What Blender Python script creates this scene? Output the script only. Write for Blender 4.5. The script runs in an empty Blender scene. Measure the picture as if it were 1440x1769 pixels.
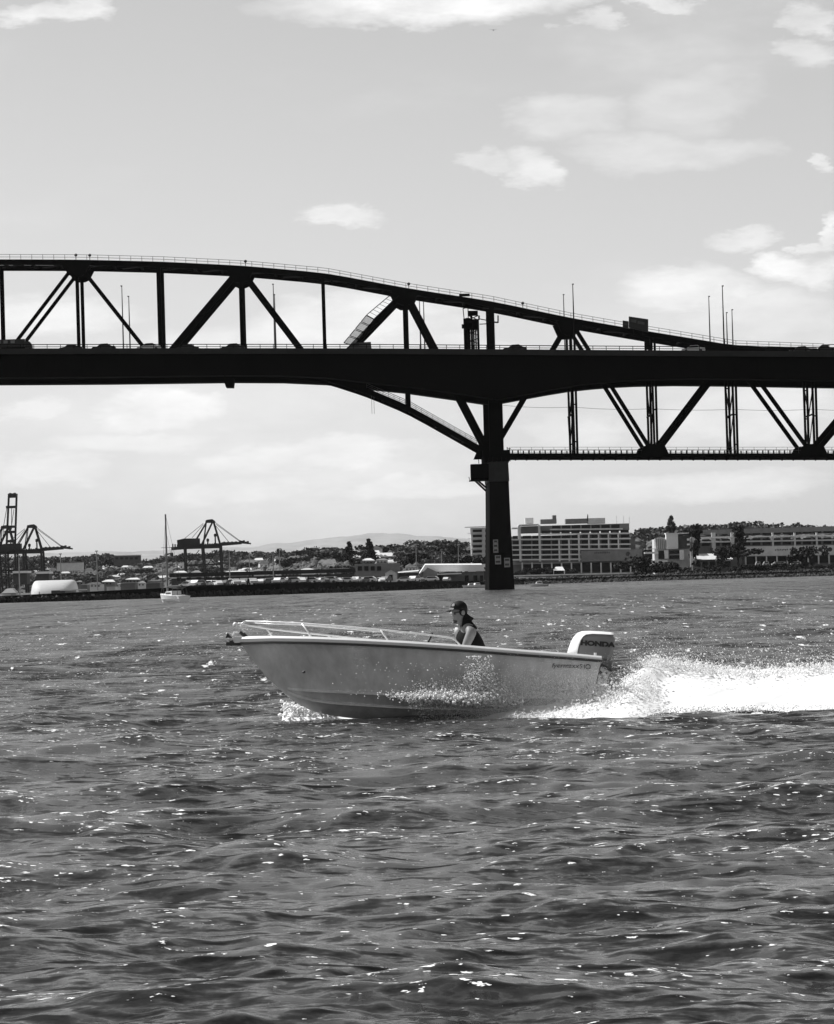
import bpy, bmesh, math, random
import numpy as np
from mathutils import Vector, Matrix, Euler

random.seed(7)
rng = np.random.default_rng(11)
R = math.radians
scene = bpy.context.scene
col = scene.collection

# ------------------------------------------------------------------ camera
CAM_H, F_PX, PITCH, ROLL = 1.85, 6475.0, R(1.07), R(-1.65)
cam_d = bpy.data.cameras.new("camera")
cam = bpy.data.objects.new("camera", cam_d)
col.objects.link(cam)
cam.matrix_world = (Matrix.Translation((0, 0, CAM_H)) @ Matrix.Rotation(R(90) + PITCH, 4, 'X')
                    @ Matrix.Rotation(ROLL, 4, 'Z'))
cam_d.sensor_fit = 'VERTICAL'
cam_d.sensor_height = 36.0
cam_d.lens = F_PX / 1769.0 * 36.0
cam_d.clip_start = 0.5
cam_d.clip_end = 90000.0
scene.camera = cam

# ------------------------------------------------------------------ sun and sky
SUN = Vector((-0.64, 0.27, 0.80)).normalized()
sun_elev = math.asin(SUN.z)
sun_az = math.atan2(SUN.x, SUN.y)
sd = bpy.data.lights.new("sun", 'SUN')
sd.energy = 4.8
sd.angle = R(0.5)
sd.color = (1, 1, 1)
sun = bpy.data.objects.new("sun", sd)
col.objects.link(sun)
sun.rotation_euler = SUN.to_track_quat('Z', 'Y').to_euler()

world = bpy.data.worlds.new("World")
scene.world = world
world.use_nodes = True
wt = world.node_tree
wt.nodes.clear()


def wn(t, **kw):
    n = wt.nodes.new(t)
    for k, v in kw.items():
        setattr(n, k, v)
    return n


def wmath(op, a, b=None, clamp=False):
    n = wn('ShaderNodeMath', operation=op, use_clamp=clamp)
    for i, v in enumerate((a, b)):
        if v is None:
            continue
        if isinstance(v, (int, float)):
            n.inputs[i].default_value = v
        else:
            wt.links.new(v, n.inputs[i])
    return n.outputs[0]


sky = wn('ShaderNodeTexSky', sky_type='NISHITA', sun_disc=False)
sky.sun_elevation = sun_elev
sky.sun_rotation = sun_az
sky.air_density = 1.0
sky.dust_density = 0.6
sky.ozone_density = 1.0
bw = wn('ShaderNodeRGBToBW')
wt.links.new(sky.outputs[0], bw.inputs[0])
tc = wn('ShaderNodeTexCoord')
sep = wn('ShaderNodeSeparateXYZ')
wt.links.new(tc.outputs['Generated'], sep.inputs[0])
az = wmath('ARCTAN2', sep.outputs[0], sep.outputs[1])
el = wmath('ARCSINE', sep.outputs[2])
# warped angular coordinates so that no cloud edge is smooth
nz = wn('ShaderNodeTexNoise')
nz.inputs['Scale'].default_value = 17.0
nz.inputs['Detail'].default_value = 9.0
nz.inputs['Roughness'].default_value = 0.66
stretch = wn('ShaderNodeMapping')
stretch.inputs['Scale'].default_value = (1.0, 1.0, 2.8)
wt.links.new(tc.outputs['Generated'], stretch.inputs[0])
wt.links.new(stretch.outputs[0], nz.inputs['Vector'])
nsep = wn('ShaderNodeSeparateXYZ')
wt.links.new(nz.outputs['Color'], nsep.inputs[0])
azw = wmath('ADD', az, wmath('MULTIPLY', wmath('SUBTRACT', nsep.outputs[0], 0.5), 0.066))
elw = wmath('ADD', el, wmath('MULTIPLY', wmath('SUBTRACT', nsep.outputs[1], 0.5), 0.024))


def px_dir(px, py):
    d = cam.matrix_world.to_3x3() @ Vector(((px - 720) / F_PX, -(py - 884.5) / F_PX, -1.0))
    return d.normalized()


# separate fair-weather clouds: centre, half width, half height (angles), density
CLOUDS = [(112, 26, 95, 22, .75), (740, -2, 285, 46, .95), (1045, 42, 40, 26, .45), (1165, 0, 70, 14, .7),
          (1415, 28, 50, 26, .6), (1385, 85, 70, 26, .5), (1000, 212, 110, 40, .42), (1210, 170, 130, 60, .34),
          (1180, 262, 165, 36, .40), (905, 297, 62, 34, .6), (815, 281, 60, 17, .5), (618, 377, 76, 20, .72),
          (1310, 420, 64, 24, .6), (1412, 468, 72, 34, 1.0), (1180, 505, 150, 38, .8), (1435, 405, 22, 24, .8), (1432, 286, 26, 15, .6), (1310, 545, 170, 40, .5),
          (262, 695, 110, 40, .95), (60, 545, 130, 45, .7), (620, 565, 210, 52, .75), (330, 590, 120, 30, .5),
          (560, 790, 200, 34, .75), (100, 810, 120, 30, .6), (240, 760, 160, 28, .6), (1290, 720, 160, 45, .55), (700, 850, 170, 30, .7), (430, 840, 160, 30, .6), (1180, 840, 200, 34, .6), (760, 620, 140, 40, .5), (980, 740, 110, 30, .5), (330, 700, 330, 60, .35), (60, 700, 70, 24, .6)]
acc = None
for (px, py, sx, sy, dn) in CLOUDS:
    d = px_dir(px, py)
    ca, ce = math.atan2(d.x, d.y), math.asin(d.z)
    a = wmath('DIVIDE', wmath('SUBTRACT', azw, ca), sx / F_PX)
    b = wmath('DIVIDE', wmath('SUBTRACT', elw, ce), sy / F_PX)
    r2 = wmath('ADD', wmath('MULTIPLY', a, a), wmath('MULTIPLY', b, b))
    m = wmath('MULTIPLY', wmath('SUBTRACT', 1.3, r2, clamp=True), dn)
    acc = m if acc is None else wmath('MAXIMUM', acc, m)
# the same broken cloud goes on all round the sky
nz2 = wn('ShaderNodeTexNoise')
nz2.inputs['Scale'].default_value = 5.0
nz2.inputs['Detail'].default_value = 8.0
nz2.inputs['Roughness'].default_value = 0.58
wt.links.new(stretch.outputs[0], nz2.inputs['Vector'])
mr = wn('ShaderNodeMapRange', interpolation_type='SMOOTHSTEP')
mr.inputs['From Min'].default_value = 0.50
mr.inputs['From Max'].default_value = 0.74
mr.inputs['To Max'].default_value = 0.50
wt.links.new(nz2.outputs['Fac'], mr.inputs['Value'])
acc = wmath('MAXIMUM', acc, mr.outputs[0])
nz3 = wn('ShaderNodeTexNoise')
nz3.inputs['Scale'].default_value = 42.0
nz3.inputs['Detail'].default_value = 8.0
nz3.inputs['Roughness'].default_value = 0.62
wt.links.new(stretch.outputs[0], nz3.inputs['Vector'])
acc = wmath('MULTIPLY', acc, wmath('ADD', -0.22, wmath('MULTIPLY', nz3.outputs['Fac'], 1.9), clamp=True), clamp=True)
CLOUD_R = 8.6
SKY_GAIN = 1.0
skyv = wmath('MULTIPLY', bw.outputs[0], SKY_GAIN)
inv = wmath('SUBTRACT', 1.0, acc)
tot = wmath('ADD', wmath('MULTIPLY', skyv, inv), wmath('MULTIPLY', acc, CLOUD_R))
bg = wn('ShaderNodeBackground')
bg.inputs['Strength'].default_value = 0.11
wt.links.new(tot, bg.inputs['Color'])
wo = wn('ShaderNodeOutputWorld')
wt.links.new(bg.outputs[0], wo.inputs['Surface'])

vs = scene.view_settings
vs.view_transform = 'Standard'
vs.look = 'None'
vs.gamma = 1.0
vs.exposure = 0.17
vs.use_curve_mapping = False
scene.cycles.max_bounces = 6
scene.cycles.volume_bounces = 0
scene.cycles.use_denoising = True
scene.cycles.sample_clamp_indirect = 6.0
scene.cycles.blur_glossy = 0.3


# ------------------------------------------------------------------ measuring helper: a sight line met at depth Y
def at(px, py, Y):
    d = px_dir(px, py)
    t = Y / d.y
    return Vector((d.x * t, Y, CAM_H + d.z * t))


def hor(px):
    return 1005.5 - (px - 720) * 0.0288


# ------------------------------------------------------------------ materials (the photograph is monochrome: greys)
def mat(name, v, rough=0.6, var=0.25, scale=3.0, metal=0.0, spec=0.4, bump=0.0, streak=(1, 1, 1)):
    m = bpy.data.materials.new(name)
    m.use_nodes = True
    nt = m.node_tree
    p = nt.nodes['Principled BSDF']
    p.inputs['Roughness'].default_value = rough
    p.inputs['Metallic'].default_value = metal
    p.inputs['Specular IOR Level'].default_value = spec
    t = nt.nodes.new('ShaderNodeTexCoord')
    mp = nt.nodes.new('ShaderNodeMapping')
    mp.inputs['Scale'].default_value = streak
    n = nt.nodes.new('ShaderNodeTexNoise')
    n.inputs['Scale'].default_value = scale
    n.inputs['Detail'].default_value = 6
    n.inputs['Roughness'].default_value = 0.65
    r = nt.nodes.new('ShaderNodeValToRGB')
    lo, hi = v * (1 - var), min(v * (1 + var), 0.95)
    r.color_ramp.elements[0].position = 0.3
    r.color_ramp.elements[1].position = 0.7
    r.color_ramp.elements[0].color = (lo, lo, lo, 1)
    r.color_ramp.elements[1].color = (hi, hi, hi, 1)
    L = nt.links.new
    L(t.outputs['Object'], mp.inputs[0])
    L(mp.outputs[0], n.inputs['Vector'])
    L(n.outputs['Fac'], r.inputs[0])
    L(r.outputs[0], p.inputs['Base Color'])
    if bump:
        b = nt.nodes.new('ShaderNodeBump')
        b.inputs['Strength'].default_value = 0.6
        b.inputs['Distance'].default_value = bump
        L(n.outputs['Fac'], b.inputs['Height'])
        L(b.outputs[0], p.inputs['Normal'])
    return m


M = {}
M['steel'] = mat('bridge_steel_in_shade', 0.004, 0.85, 0.35, 0.35, spec=0.06)  # near-black base: the shade over grey paint is put into the colour
M['girder'] = mat('girder_steel_in_shade', 0.004, 0.85, 0.25, 0.12, spec=0.06, streak=(1, 1, 0.3))  # girder darkened likewise, shade held in the base colour
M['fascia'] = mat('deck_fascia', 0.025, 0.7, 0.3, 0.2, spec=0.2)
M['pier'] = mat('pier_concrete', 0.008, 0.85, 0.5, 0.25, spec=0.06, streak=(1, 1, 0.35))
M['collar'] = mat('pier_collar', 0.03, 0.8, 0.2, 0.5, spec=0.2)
M['rail'] = mat('galvanised_rail', 0.10, 0.5, 0.2, 2.0)
M['mesh'] = mat('mesh_panel', 0.32, 0.7, 0.2, 1.0)
M['board'] = mat('notice_board', 0.30, 0.7, 0.35, 2.5)
M['asphalt'] = mat('asphalt', 0.05, 0.9, 0.2, 0.6)
M['white'] = mat('white_paint', 0.8, 0.45, 0.06, 2.0)
M['offwhite'] = mat('weathered_white', 0.62, 0.6, 0.15, 0.8)
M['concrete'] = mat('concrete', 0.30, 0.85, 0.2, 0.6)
M['lightgrey'] = mat('light_grey_cladding', 0.60, 0.7, 0.15, 0.5)
M['midgrey'] = mat('mid_grey_cladding', 0.19, 0.75, 0.2, 0.5)
M['darkgrey'] = mat('dark_grey_cladding', 0.07, 0.8, 0.3, 0.5)
M['black'] = mat('black_paint', 0.012, 0.5, 0.3, 2.0)
M['glass'] = mat('window_glass', 0.012, 0.3, 0.5, 0.3, spec=0.22)
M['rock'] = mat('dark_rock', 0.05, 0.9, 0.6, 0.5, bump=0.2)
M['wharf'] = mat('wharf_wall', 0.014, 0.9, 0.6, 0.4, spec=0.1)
M['land'] = mat('grassy_land', 0.11, 0.95, 0.5, 0.05, spec=0.1)
M['mountain'] = mat('far_hazy_hills', 0.27, 0.95, 0.3, 0.002, spec=0.0)  # pale base carries part of the distance haze
M['bark'] = mat('bark', 0.06, 0.9, 0.3, 2.0)
M['leaf'] = mat('foliage', 0.11, 0.75, 0.55, 0.7, spec=0.15)
M['leaf_dark'] = mat('dark_foliage', 0.035, 0.75, 0.5, 0.9, spec=0.12)
M['crane'] = mat('crane_steel', 0.03, 0.7, 0.3, 0.2, spec=0.2)
M['roof_red'] = mat('roof_tile', 0.14, 0.8, 0.3, 0.6)
M['gel'] = mat('hull_gelcoat', 0.58, 0.25, 0.20, 5.0, spec=0.5, streak=(1, 1, 0.5))  # blotches mix weathering with painted water reflections
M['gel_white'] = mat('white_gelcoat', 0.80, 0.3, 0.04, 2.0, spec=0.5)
M['rubber'] = mat('rub_rail_rubber', 0.05, 0.5, 0.2, 5.0)
M['chrome'] = mat('polished_stainless', 0.85, 0.3, 0.03, 5.0, metal=0.25)
M['cowl'] = mat('silver_cowling', 0.17, 0.38, 0.08, 4.0, metal=0.25)
M['cowl_sunlit'] = mat('sunlit_cowling', 0.80, 0.35, 0.04, 4.0)
M['skin'] = mat('skin', 0.20, 0.55, 0.12, 14.0)
M['shirt'] = mat('pale_shirt', 0.75, 0.85, 0.08, 12.0)
M['vest'] = mat('black_vest', 0.008, 0.8, 0.3, 20.0, spec=0.15)
M['cap'] = mat('black_cap', 0.009, 0.7, 0.3, 25.0, spec=0.2)
M['shoe'] = mat('dark_shorts', 0.03, 0.85, 0.2, 15.0)

# the stair panels are open mesh: half of the light passes through
nt_ = M['mesh'].node_tree
tb_ = nt_.nodes.new('ShaderNodeBsdfTransparent')
mx_ = nt_.nodes.new('ShaderNodeMixShader')
mx_.inputs[0].default_value = 0.62
nt_.links.new(nt_.nodes['Principled BSDF'].outputs[0], mx_.inputs[1])
nt_.links.new(tb_.outputs[0], mx_.inputs[2])
nt_.links.new(mx_.outputs[0], nt_.nodes['Material Output'].inputs['Surface'])


# ------------------------------------------------------------------ mesh builder
class MB:
    def __init__(self):
        self.v, self.f = [], []

    def add(self, vs_, fs):
        o = len(self.v)
        self.v += [Vector(p) for p in vs_]
        self.f += [tuple(o + i for i in f) for f in fs]
        return self

    def box(self, c, s, rz=0.0, rot=None):
        hx, hy, hz = s[0] / 2, s[1] / 2, s[2] / 2
        pts = [Vector((x, y, z)) for x in (-hx, hx) for y in (-hy, hy) for z in (-hz, hz)]
        m = rot if rot is not None else Matrix.Rotation(rz, 3, 'Z')
        c = Vector(c)
        return self.add([m @ p + c for p in pts],
                        [(0, 1, 3, 2), (4, 6, 7, 5), (0, 4, 5, 1), (2, 3, 7, 6), (0, 2, 6, 4), (1, 5, 7, 3)])

    def beam(self, a, b, w, d):
        """rectangular member from a to b; w across the picture plane, d along Y"""
        a, b = Vector(a), Vector(b)
        t = (b - a).normalized()
        y = Vector((0, 1, 0))
        if abs(t.dot(y)) > 0.9:
            y = Vector((1, 0, 0))
        n = t.cross(y).normalized()
        y = n.cross(t).normalized()
        pts = []
        for e in (a, b):
            for (i, j) in ((-1, -1), (1, -1), (1, 1), (-1, 1)):
                pts.append(e + n * (w / 2 * i) + y * (d / 2 * j))
        return self.add(pts, [(0, 1, 2, 3), (7, 6, 5, 4), (0, 4, 5, 1), (1, 5, 6, 2), (2, 6, 7, 3), (3, 7, 4, 0)])

    def tube(self, pts, r, n=8, caps=True):
        pts = [Vector(p) for p in pts]
        rs = r if isinstance(r, (list, tuple)) else [r] * len(pts)
        rings = []
        prev = None
        for i, p in enumerate(pts):
            t = (pts[min(i + 1, len(pts) - 1)] - pts[max(i - 1, 0)])
            if t.length < 1e-9:
                t = Vector((0, 0, 1))
            t.normalize()
            if prev is None:
                ref = Vector((0, 0, 1)) if abs(t.z) < 0.9 else Vector((1, 0, 0))
                prev = t.cross(ref).normalized()
            u = (prev - t * prev.dot(t))
            u.normalize()
            prev = u
            w = t.cross(u)
            rings.append([p + (u * math.cos(2 * math.pi * k / n) + w * math.sin(2 * math.pi * k / n)) * rs[i]
                          for k in range(n)])
        vsx = [q for r_ in rings for q in r_]
        fs = []
        for i in range(len(pts) - 1):
            for k in range(n):
                a, b = i * n + k, i * n + (k + 1) % n
                fs.append((a, b, b + n, a + n))
        if caps:
            fs.append(tuple(range(n - 1, -1, -1)))
            fs.append(tuple((len(pts) - 1) * n + k for k in range(n)))
        return self.add(vsx, fs)

    def prism(self, outline, d, thickness=None):
        """polygon in 3D extruded by the vector d"""
        n = len(outline)
        d = Vector(d)
        o = [Vector(p) for p in outline]
        fs = [tuple(range(n)), tuple(range(2 * n - 1, n - 1, -1))]
        for i in range(n):
            j = (i + 1) % n
            fs.append((j, i, n + i, n + j))
        return self.add(o + [p + d for p in o], fs)

    def loft(self, rings, closed=True, caps=True):
        n = len(rings[0])
        vsx = [p for r_ in rings for p in r_]
        fs = []
        for i in range(len(rings) - 1):
            for k in range(n if closed else n - 1):
                a, b = i * n + k, i * n + (k + 1) % n
                fs.append((a, b, b + n, a + n))
        if caps and closed:
            fs.append(tuple(range(n - 1, -1, -1)))
            fs.append(tuple((len(rings) - 1) * n + k for k in range(n)))
        return self.add(vsx, fs)

    def ball(self, c, r, seg=10, rings=7):
        r = r if isinstance(r, (tuple, list)) else (r, r, r)
        c = Vector(c)
        vsx = [c + Vector((0, 0, r[2]))]
        for i in range(1, rings):
            a = math.pi * i / rings
            for k in range(seg):
                b = 2 * math.pi * k / seg
                vsx.append(c + Vector((r[0] * math.sin(a) * math.cos(b), r[1] * math.sin(a) * math.sin(b), r[2] * math.cos(a))))
        vsx.append(c - Vector((0, 0, r[2])))
        fs = [(0, 1 + k, 1 + (k + 1) % seg) for k in range(seg)]
        for i in range(rings - 2):
            for k in range(seg):
                a, b = 1 + i * seg + k, 1 + i * seg + (k + 1) % seg
                fs.append((a, a + seg, b + seg, b))
        e = len(vsx) - 1
        s = 1 + (rings - 2) * seg
        fs += [(e, s + (k + 1) % seg, s + k) for k in range(seg)]
        return self.add(vsx, fs)

    def build(self, name, material, parent=None, smooth=False, fix=True):
        org = Vector(parent_loc(parent)) if parent is not None else Vector((0, 0, 0))
        me = bpy.data.meshes.new(name)
        me.from_pydata([tuple(p - org) for p in self.v], [], self.f)
        if fix:
            bm = bmesh.new()
            bm.from_mesh(me)
            bmesh.ops.recalc_face_normals(bm, faces=bm.faces)
            bm.to_mesh(me)
            bm.free()
        me.materials.append(material)
        if smooth:
            me.shade_smooth()
        ob = bpy.data.objects.new(name, me)
        col.objects.link(ob)
        if parent is not None:
            ob.parent = parent
        return ob


def parent_loc(o):
    loc = Vector((0, 0, 0))
    while o is not None:
        loc += o.location
        o = o.parent
    return loc


def tag(o, label=None, cat=None, group=None, kind=None):
    if label:
        o['label'] = label
    if cat:
        o['category'] = cat
    if group:
        o['group'] = group
    if kind:
        o['kind'] = kind
    return o


def empty(name, loc, label, cat, group=None):
    o = bpy.data.objects.new(name, None)
    o.empty_display_size = 0.2
    o.location = loc
    col.objects.link(o)
    return tag(o, label, cat, group)


def copy_tree(o, parent=None):
    c = o.copy()
    col.objects.link(c)
    if parent is not None:
        c.parent = parent
    for ch in o.children:
        copy_tree(ch, c)
    return c


def struct(o):
    o['kind'] = 'structure'
    return o


def stuff(o):
    o['kind'] = 'stuff'
    return o


def interp(tab, x):
    xs = [t[0] for t in tab]
    ys = [t[1] for t in tab]
    return float(np.interp(x, xs, ys))

# ================================================================== WATER
BOAT_Y = 51.8


def water_mesh():
    dense = np.arange(-8.6, 8.6001, 0.029)
    coarse = np.concatenate([np.geomspace(8.8, 30, 16), np.linspace(34, 176, 30)])
    th = np.radians(np.concatenate([-coarse[::-1], dense, coarse])).astype(np.float64)
    r_near = np.linspace(0.6, 10.8, 18)
    r_mid = np.concatenate([11.0 * 1.0019 ** np.arange(0, int(math.log(60 / 11.0) / math.log(1.0019))), 60.0 * 1.0036 ** np.arange(0, int(math.log(1000 / 60.0) / math.log(1.0036)))])
    r_far = np.geomspace(r_mid[-1] * 1.01, 7500, 60)
    rr = np.concatenate([r_near, r_mid, r_far])
    X = (rr[:, None] * np.sin(th)[None, :]).astype(np.float32)
    Y = (rr[:, None] * np.cos(th)[None, :]).astype(np.float32)
    dr = np.gradient(rr)
    Z = np.zeros_like(X)
    DX = np.zeros_like(X)
    DY = np.zeros_like(X)
    JX = np.zeros_like(X)
    lost = np.zeros(len(rr))
    n = 190
    lam = np.geomspace(0.06, 5.5, n)
    k = 2 * np.pi / lam
    rms = 0.20
    env = np.interp(np.log(lam), np.log([0.085, 0.2, 0.6, 1.6, 3.2, 7.5]), [1.0, 1.25, 1.25, 1.15, 0.95, 0.6])
    sl = rms * env / np.sqrt(np.mean(env ** 2)) * math.sqrt(2.0 / n) * rng.uniform(0.6, 1.35, n)
    spread = np.interp(lam, [0.06, 0.3, 0.8, 2.5, 5.5], [1.1, 0.95, 0.8, 0.55, 0.4])
    ang = R(-90) + R(9) + rng.normal(0, 1, n) * spread
    ph = rng.uniform(0, 2 * np.pi, n)
    calm = 1.0 - 0.55 * np.exp(-(((X - 0.0) / 3.4) ** 2 + ((Y - BOAT_Y - 0.1) / 1.5) ** 2)) - 0.35 * np.clip((X - 0.8) / 1.5, 0, 1) * np.exp(-((Y - BOAT_Y + 0.6) / 1.7) ** 4)
    for i in range(n):
        ok = dr < lam[i] / 3.2
        last = np.nonzero(ok)[0]
        if len(last) == 0:
            lost += sl[i] ** 2 / 2
            continue
        e = last[-1] + 1
        s = last[0]
        fade = np.clip((lam[i] / 3.2 - dr[s:e]) / (lam[i] / 3.2) * 2.2, 0, 1).astype(np.float32)
        lost[s:e] += sl[i] ** 2 / 2 * (1 - fade ** 2)
        lost[:s] += sl[i] ** 2 / 2
        lost[e:] += sl[i] ** 2 / 2
        dx, dy = np.float32(math.cos(ang[i])), np.float32(math.sin(ang[i]))
        p = np.float32(k[i]) * (dx * X[s:e] + dy * Y[s:e]) + np.float32(ph[i])
        a = np.float32(sl[i] / k[i]) * fade[:, None]
        c, sn = np.cos(p), np.sin(p)
        Z[s:e] += a * c
        q = np.float32(0.85)
        DX[s:e] -= q * a * dx * sn
        DY[s:e] -= q * a * dy * sn
        JX[s:e] += q * np.float32(sl[i]) * fade[:, None] * c
    Z *= np.clip(calm, 0.25, 1).astype(np.float32)
    X = X + DX
    Y = Y + DY
    nr, nc = X.shape
    co = np.empty((nr * nc, 3), np.float32)
    co[:, 0] = X.ravel()
    co[:, 1] = Y.ravel()
    co[:, 2] = Z.ravel()
    a = (np.arange(nr - 1)[:, None] * nc + np.arange(nc - 1)[None, :]).ravel()
    quads = np.stack([a, a + 1, a + nc + 1, a + nc], 1).astype(np.int32)
    me = bpy.data.meshes.new("water")
    me.vertices.add(nr * nc)
    me.vertices.foreach_set("co", co.ravel())
    me.loops.add(len(quads) * 4)
    me.loops.foreach_set("vertex_index", quads.ravel())
    me.polygons.add(len(quads))
    me.polygons.foreach_set("loop_start", np.arange(0, len(quads) * 4, 4, dtype=np.int32))
    me.polygons.foreach_set("loop_total", np.full(len(quads), 4, np.int32))
    me.polygons.foreach_set("use_smooth", np.ones(len(quads), bool))
    me.update()
    at1 = me.attributes.new("lod", 'FLOAT', 'POINT')
    at1.data.foreach_set("value", np.repeat(np.sqrt(lost), nc).astype(np.float32))
    at2 = me.attributes.new("crest", 'FLOAT', 'POINT')
    at2.data.foreach_set("value", JX.ravel().astype(np.float32))
    return me


def water_mat():
    m = bpy.data.materials.new("harbour_water")
    m.use_nodes = True
    nt = m.node_tree
    L = nt.links.new
    p = nt.nodes['Principled BSDF']
    p.inputs['IOR'].default_value = 1.50
    p.inputs['Specular IOR Level'].default_value = 0.5
    p.inputs['Roughness'].default_value = 0.10

    def nn(t, **kw):
        x = nt.nodes.new(t)
        for k_, v_ in kw.items():
            setattr(x, k_, v_)
        return x

    def mth(op, a, b, clamp=False):
        x = nn('ShaderNodeMath', operation=op, use_clamp=clamp)
        for i_, v_ in enumerate((a, b)):
            if isinstance(v_, (int, float)):
                x.inputs[i_].default_value = v_
            else:
                L(v_, x.inputs[i_])
        return x.outputs[0]
    g = nn('ShaderNodeNewGeometry')
    tcn = nn('ShaderNodeTexCoord')

    def noise(scale, sc=(1, 1, 1), det=4, rough=0.6, dist=0.0):
        mp = nn('ShaderNodeMapping')
        mp.inputs['Scale'].default_value = sc
        L(tcn.outputs['Object'], mp.inputs[0])
        x = nn('ShaderNodeTexNoise')
        x.inputs['Scale'].default_value = scale
        x.inputs['Detail'].default_value = det
        x.inputs['Roughness'].default_value = rough
        x.inputs['Distortion'].default_value = dist
        L(mp.outputs[0], x.inputs['Vector'])
        return x

    def vec(op, a, b):
        x = nn('ShaderNodeVectorMath', operation=op)
        for i_, v_ in enumerate((a, b)):
            if isinstance(v_, (tuple, list)):
                x.inputs[i_].default_value = v_
            else:
                L(v_, x.inputs[i_])
        return x.outputs[0]

    def vscale(a, s):
        x = nn('ShaderNodeVectorMath', operation='SCALE')
        L(a, x.inputs[0])
        if isinstance(s, (int, float)):
            x.inputs['Scale'].default_value = s
        else:
            L(s, x.inputs['Scale'])
        return x.outputs[0]
    lod = nn('ShaderNodeAttribute', attribute_name="lod")
    crest = nn('ShaderNodeAttribute', attribute_name="crest")
    fine = noise(11.0, (0.55, 1.0, 1.0), 5, 0.62)
    mid = noise(0.85, (0.38, 1.0, 1.0), 6, 0.72)
    gust = noise(0.035, (0.25, 1.0, 1.0), 3, 0.6)
    gmul = mth('ADD', 0.35, mth('MULTIPLY', gust.outputs['Fac'], 1.3))
    streak = noise(1.15, (1.0, 0.07, 1.0), 5, 0.75)
    streak2 = noise(0.30, (1.0, 0.05, 1.0), 4, 0.7)
    nf = vscale(vec('MULTIPLY', vec('SUBTRACT', fine.outputs['Color'], (0.5, 0.5, 0.5)), (1.0, 1.1, 0.0)), 1.2)
    nm = vscale(vec('MULTIPLY', vec('SUBTRACT', mid.outputs['Color'], (0.5, 0.5, 0.5)), (6.0, 9.5, 0.0)),
                mth('MULTIPLY', lod.outputs['Fac'], gmul))
    ns = vscale(vec('MULTIPLY', vec('SUBTRACT', vec('ADD', streak.outputs['Color'], streak2.outputs['Color']), (1.0, 1.0, 1.0)), (0.0, 6.5, 0.0)), lod.outputs['Fac'])
    nm = vec('ADD', nm, ns)
    # wind ripples riding on the waves: creased relief a centimetre or two high
    rmap = nn('ShaderNodeMapping')
    rmap.inputs['Scale'].default_value = (0.55, 1.0, 1.0)
    L(tcn.outputs['Object'], rmap.inputs[0])
    rip = nn('ShaderNodeTexNoise', noise_type='RIDGED_MULTIFRACTAL')
    rip.inputs['Scale'].default_value = 4.2
    rip.inputs['Detail'].default_value = 5
    rip.inputs['Roughness'].default_value = 0.62
    rip.inputs['Distortion'].default_value = 0.35
    L(rmap.outputs[0], rip.inputs['Vector'])
    bmp = nn('ShaderNodeBump')
    bmp.inputs['Strength'].default_value = 1.0
    bmp.inputs['Distance'].default_value = 0.06
    L(rip.outputs[0], bmp.inputs['Height'])
    nsum = vec('ADD', vec('ADD', bmp.outputs[0], nf), nm)
    nrm = nn('ShaderNodeVectorMath', operation='NORMALIZE')
    L(nsum, nrm.inputs[0])
    L(nrm.outputs[0], p.inputs['Normal'])
    # foam flecks: broken patches near the sharp crests, drifting bubbles, and sun glints painted white
    fl = noise(5.0, (0.45, 1.0, 1.0), 6, 0.7, 0.4)
    patch = noise(0.55, (0.5, 1.0, 1.0), 3, 0.6)
    near_crest = mth('MULTIPLY', crest.outputs['Fac'], 0.16)
    bias = mth('ADD', mth('MULTIPLY', patch.outputs['Fac'], 0.42), near_crest)
    val = mth('ADD', fl.outputs['Fac'], bias)
    mrn = nn('ShaderNodeMapRange')
    mrn.inputs['From Min'].default_value = 0.905
    mrn.inputs['From Max'].default_value = 0.935
    L(val, mrn.inputs['Value'])
    fine_sp = noise(16.0, (0.6, 1.0, 1.0), 3, 0.6)  # fine white specks, painted to stand for sun sparkle
    val2 = mth('ADD', fine_sp.outputs['Fac'], mth('ADD', near_crest, mth('MULTIPLY', patch.outputs['Fac'], 0.3)))
    mr2 = nn('ShaderNodeMapRange')
    mr2.inputs['From Min'].default_value = 0.828
    mr2.inputs['From Max'].default_value = 0.85
    L(val2, mr2.inputs['Value'])
    cap = noise(2.1, (1.0, 0.16, 1.0), 4, 0.72)  # far whitecaps, doubling as painted glints
    mr3 = nn('ShaderNodeMapRange')
    mr3.inputs['From Min'].default_value = 0.775
    mr3.inputs['From Max'].default_value = 0.84
    L(mth('ADD', cap.outputs['Fac'], mth('ADD', mth('MULTIPLY', gust.outputs['Fac'], 0.16), mth('MULTIPLY', lod.outputs['Fac'], 0.45))), mr3.inputs['Value'])
    capf = mth('MULTIPLY', mr3.outputs[0], mth('GREATER_THAN', lod.outputs['Fac'], 0.155))
    foam = mth('MAXIMUM', mth('MAXIMUM', mrn.outputs[0], mr2.outputs[0]), capf)
    mixc = nn('ShaderNodeMix', data_type='RGBA')
    wat = nn('ShaderNodeValToRGB')
    wat.color_ramp.elements[0].position = 0.35
    wat.color_ramp.elements[1].position = 0.65
    wat.color_ramp.elements[0].color = (0.007, 0.007, 0.007, 1)
    wat.color_ramp.elements[1].color = (0.012, 0.012, 0.012, 1)
    L(patch.outputs['Fac'], wat.inputs[0])
    L(wat.outputs[0], mixc.inputs[6])
    mixc.inputs[7].default_value = (0.85, 0.85, 0.85, 1)
    L(foam, mixc.inputs[0])
    L(mixc.outputs[2], p.inputs['Base Color'])
    L(mth('ADD', mth('ADD', 0.025, mth('MULTIPLY', lod.outputs['Fac'], 1.35)), mth('MULTIPLY', foam, 0.6)), p.inputs['Roughness'])
    return m


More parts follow.
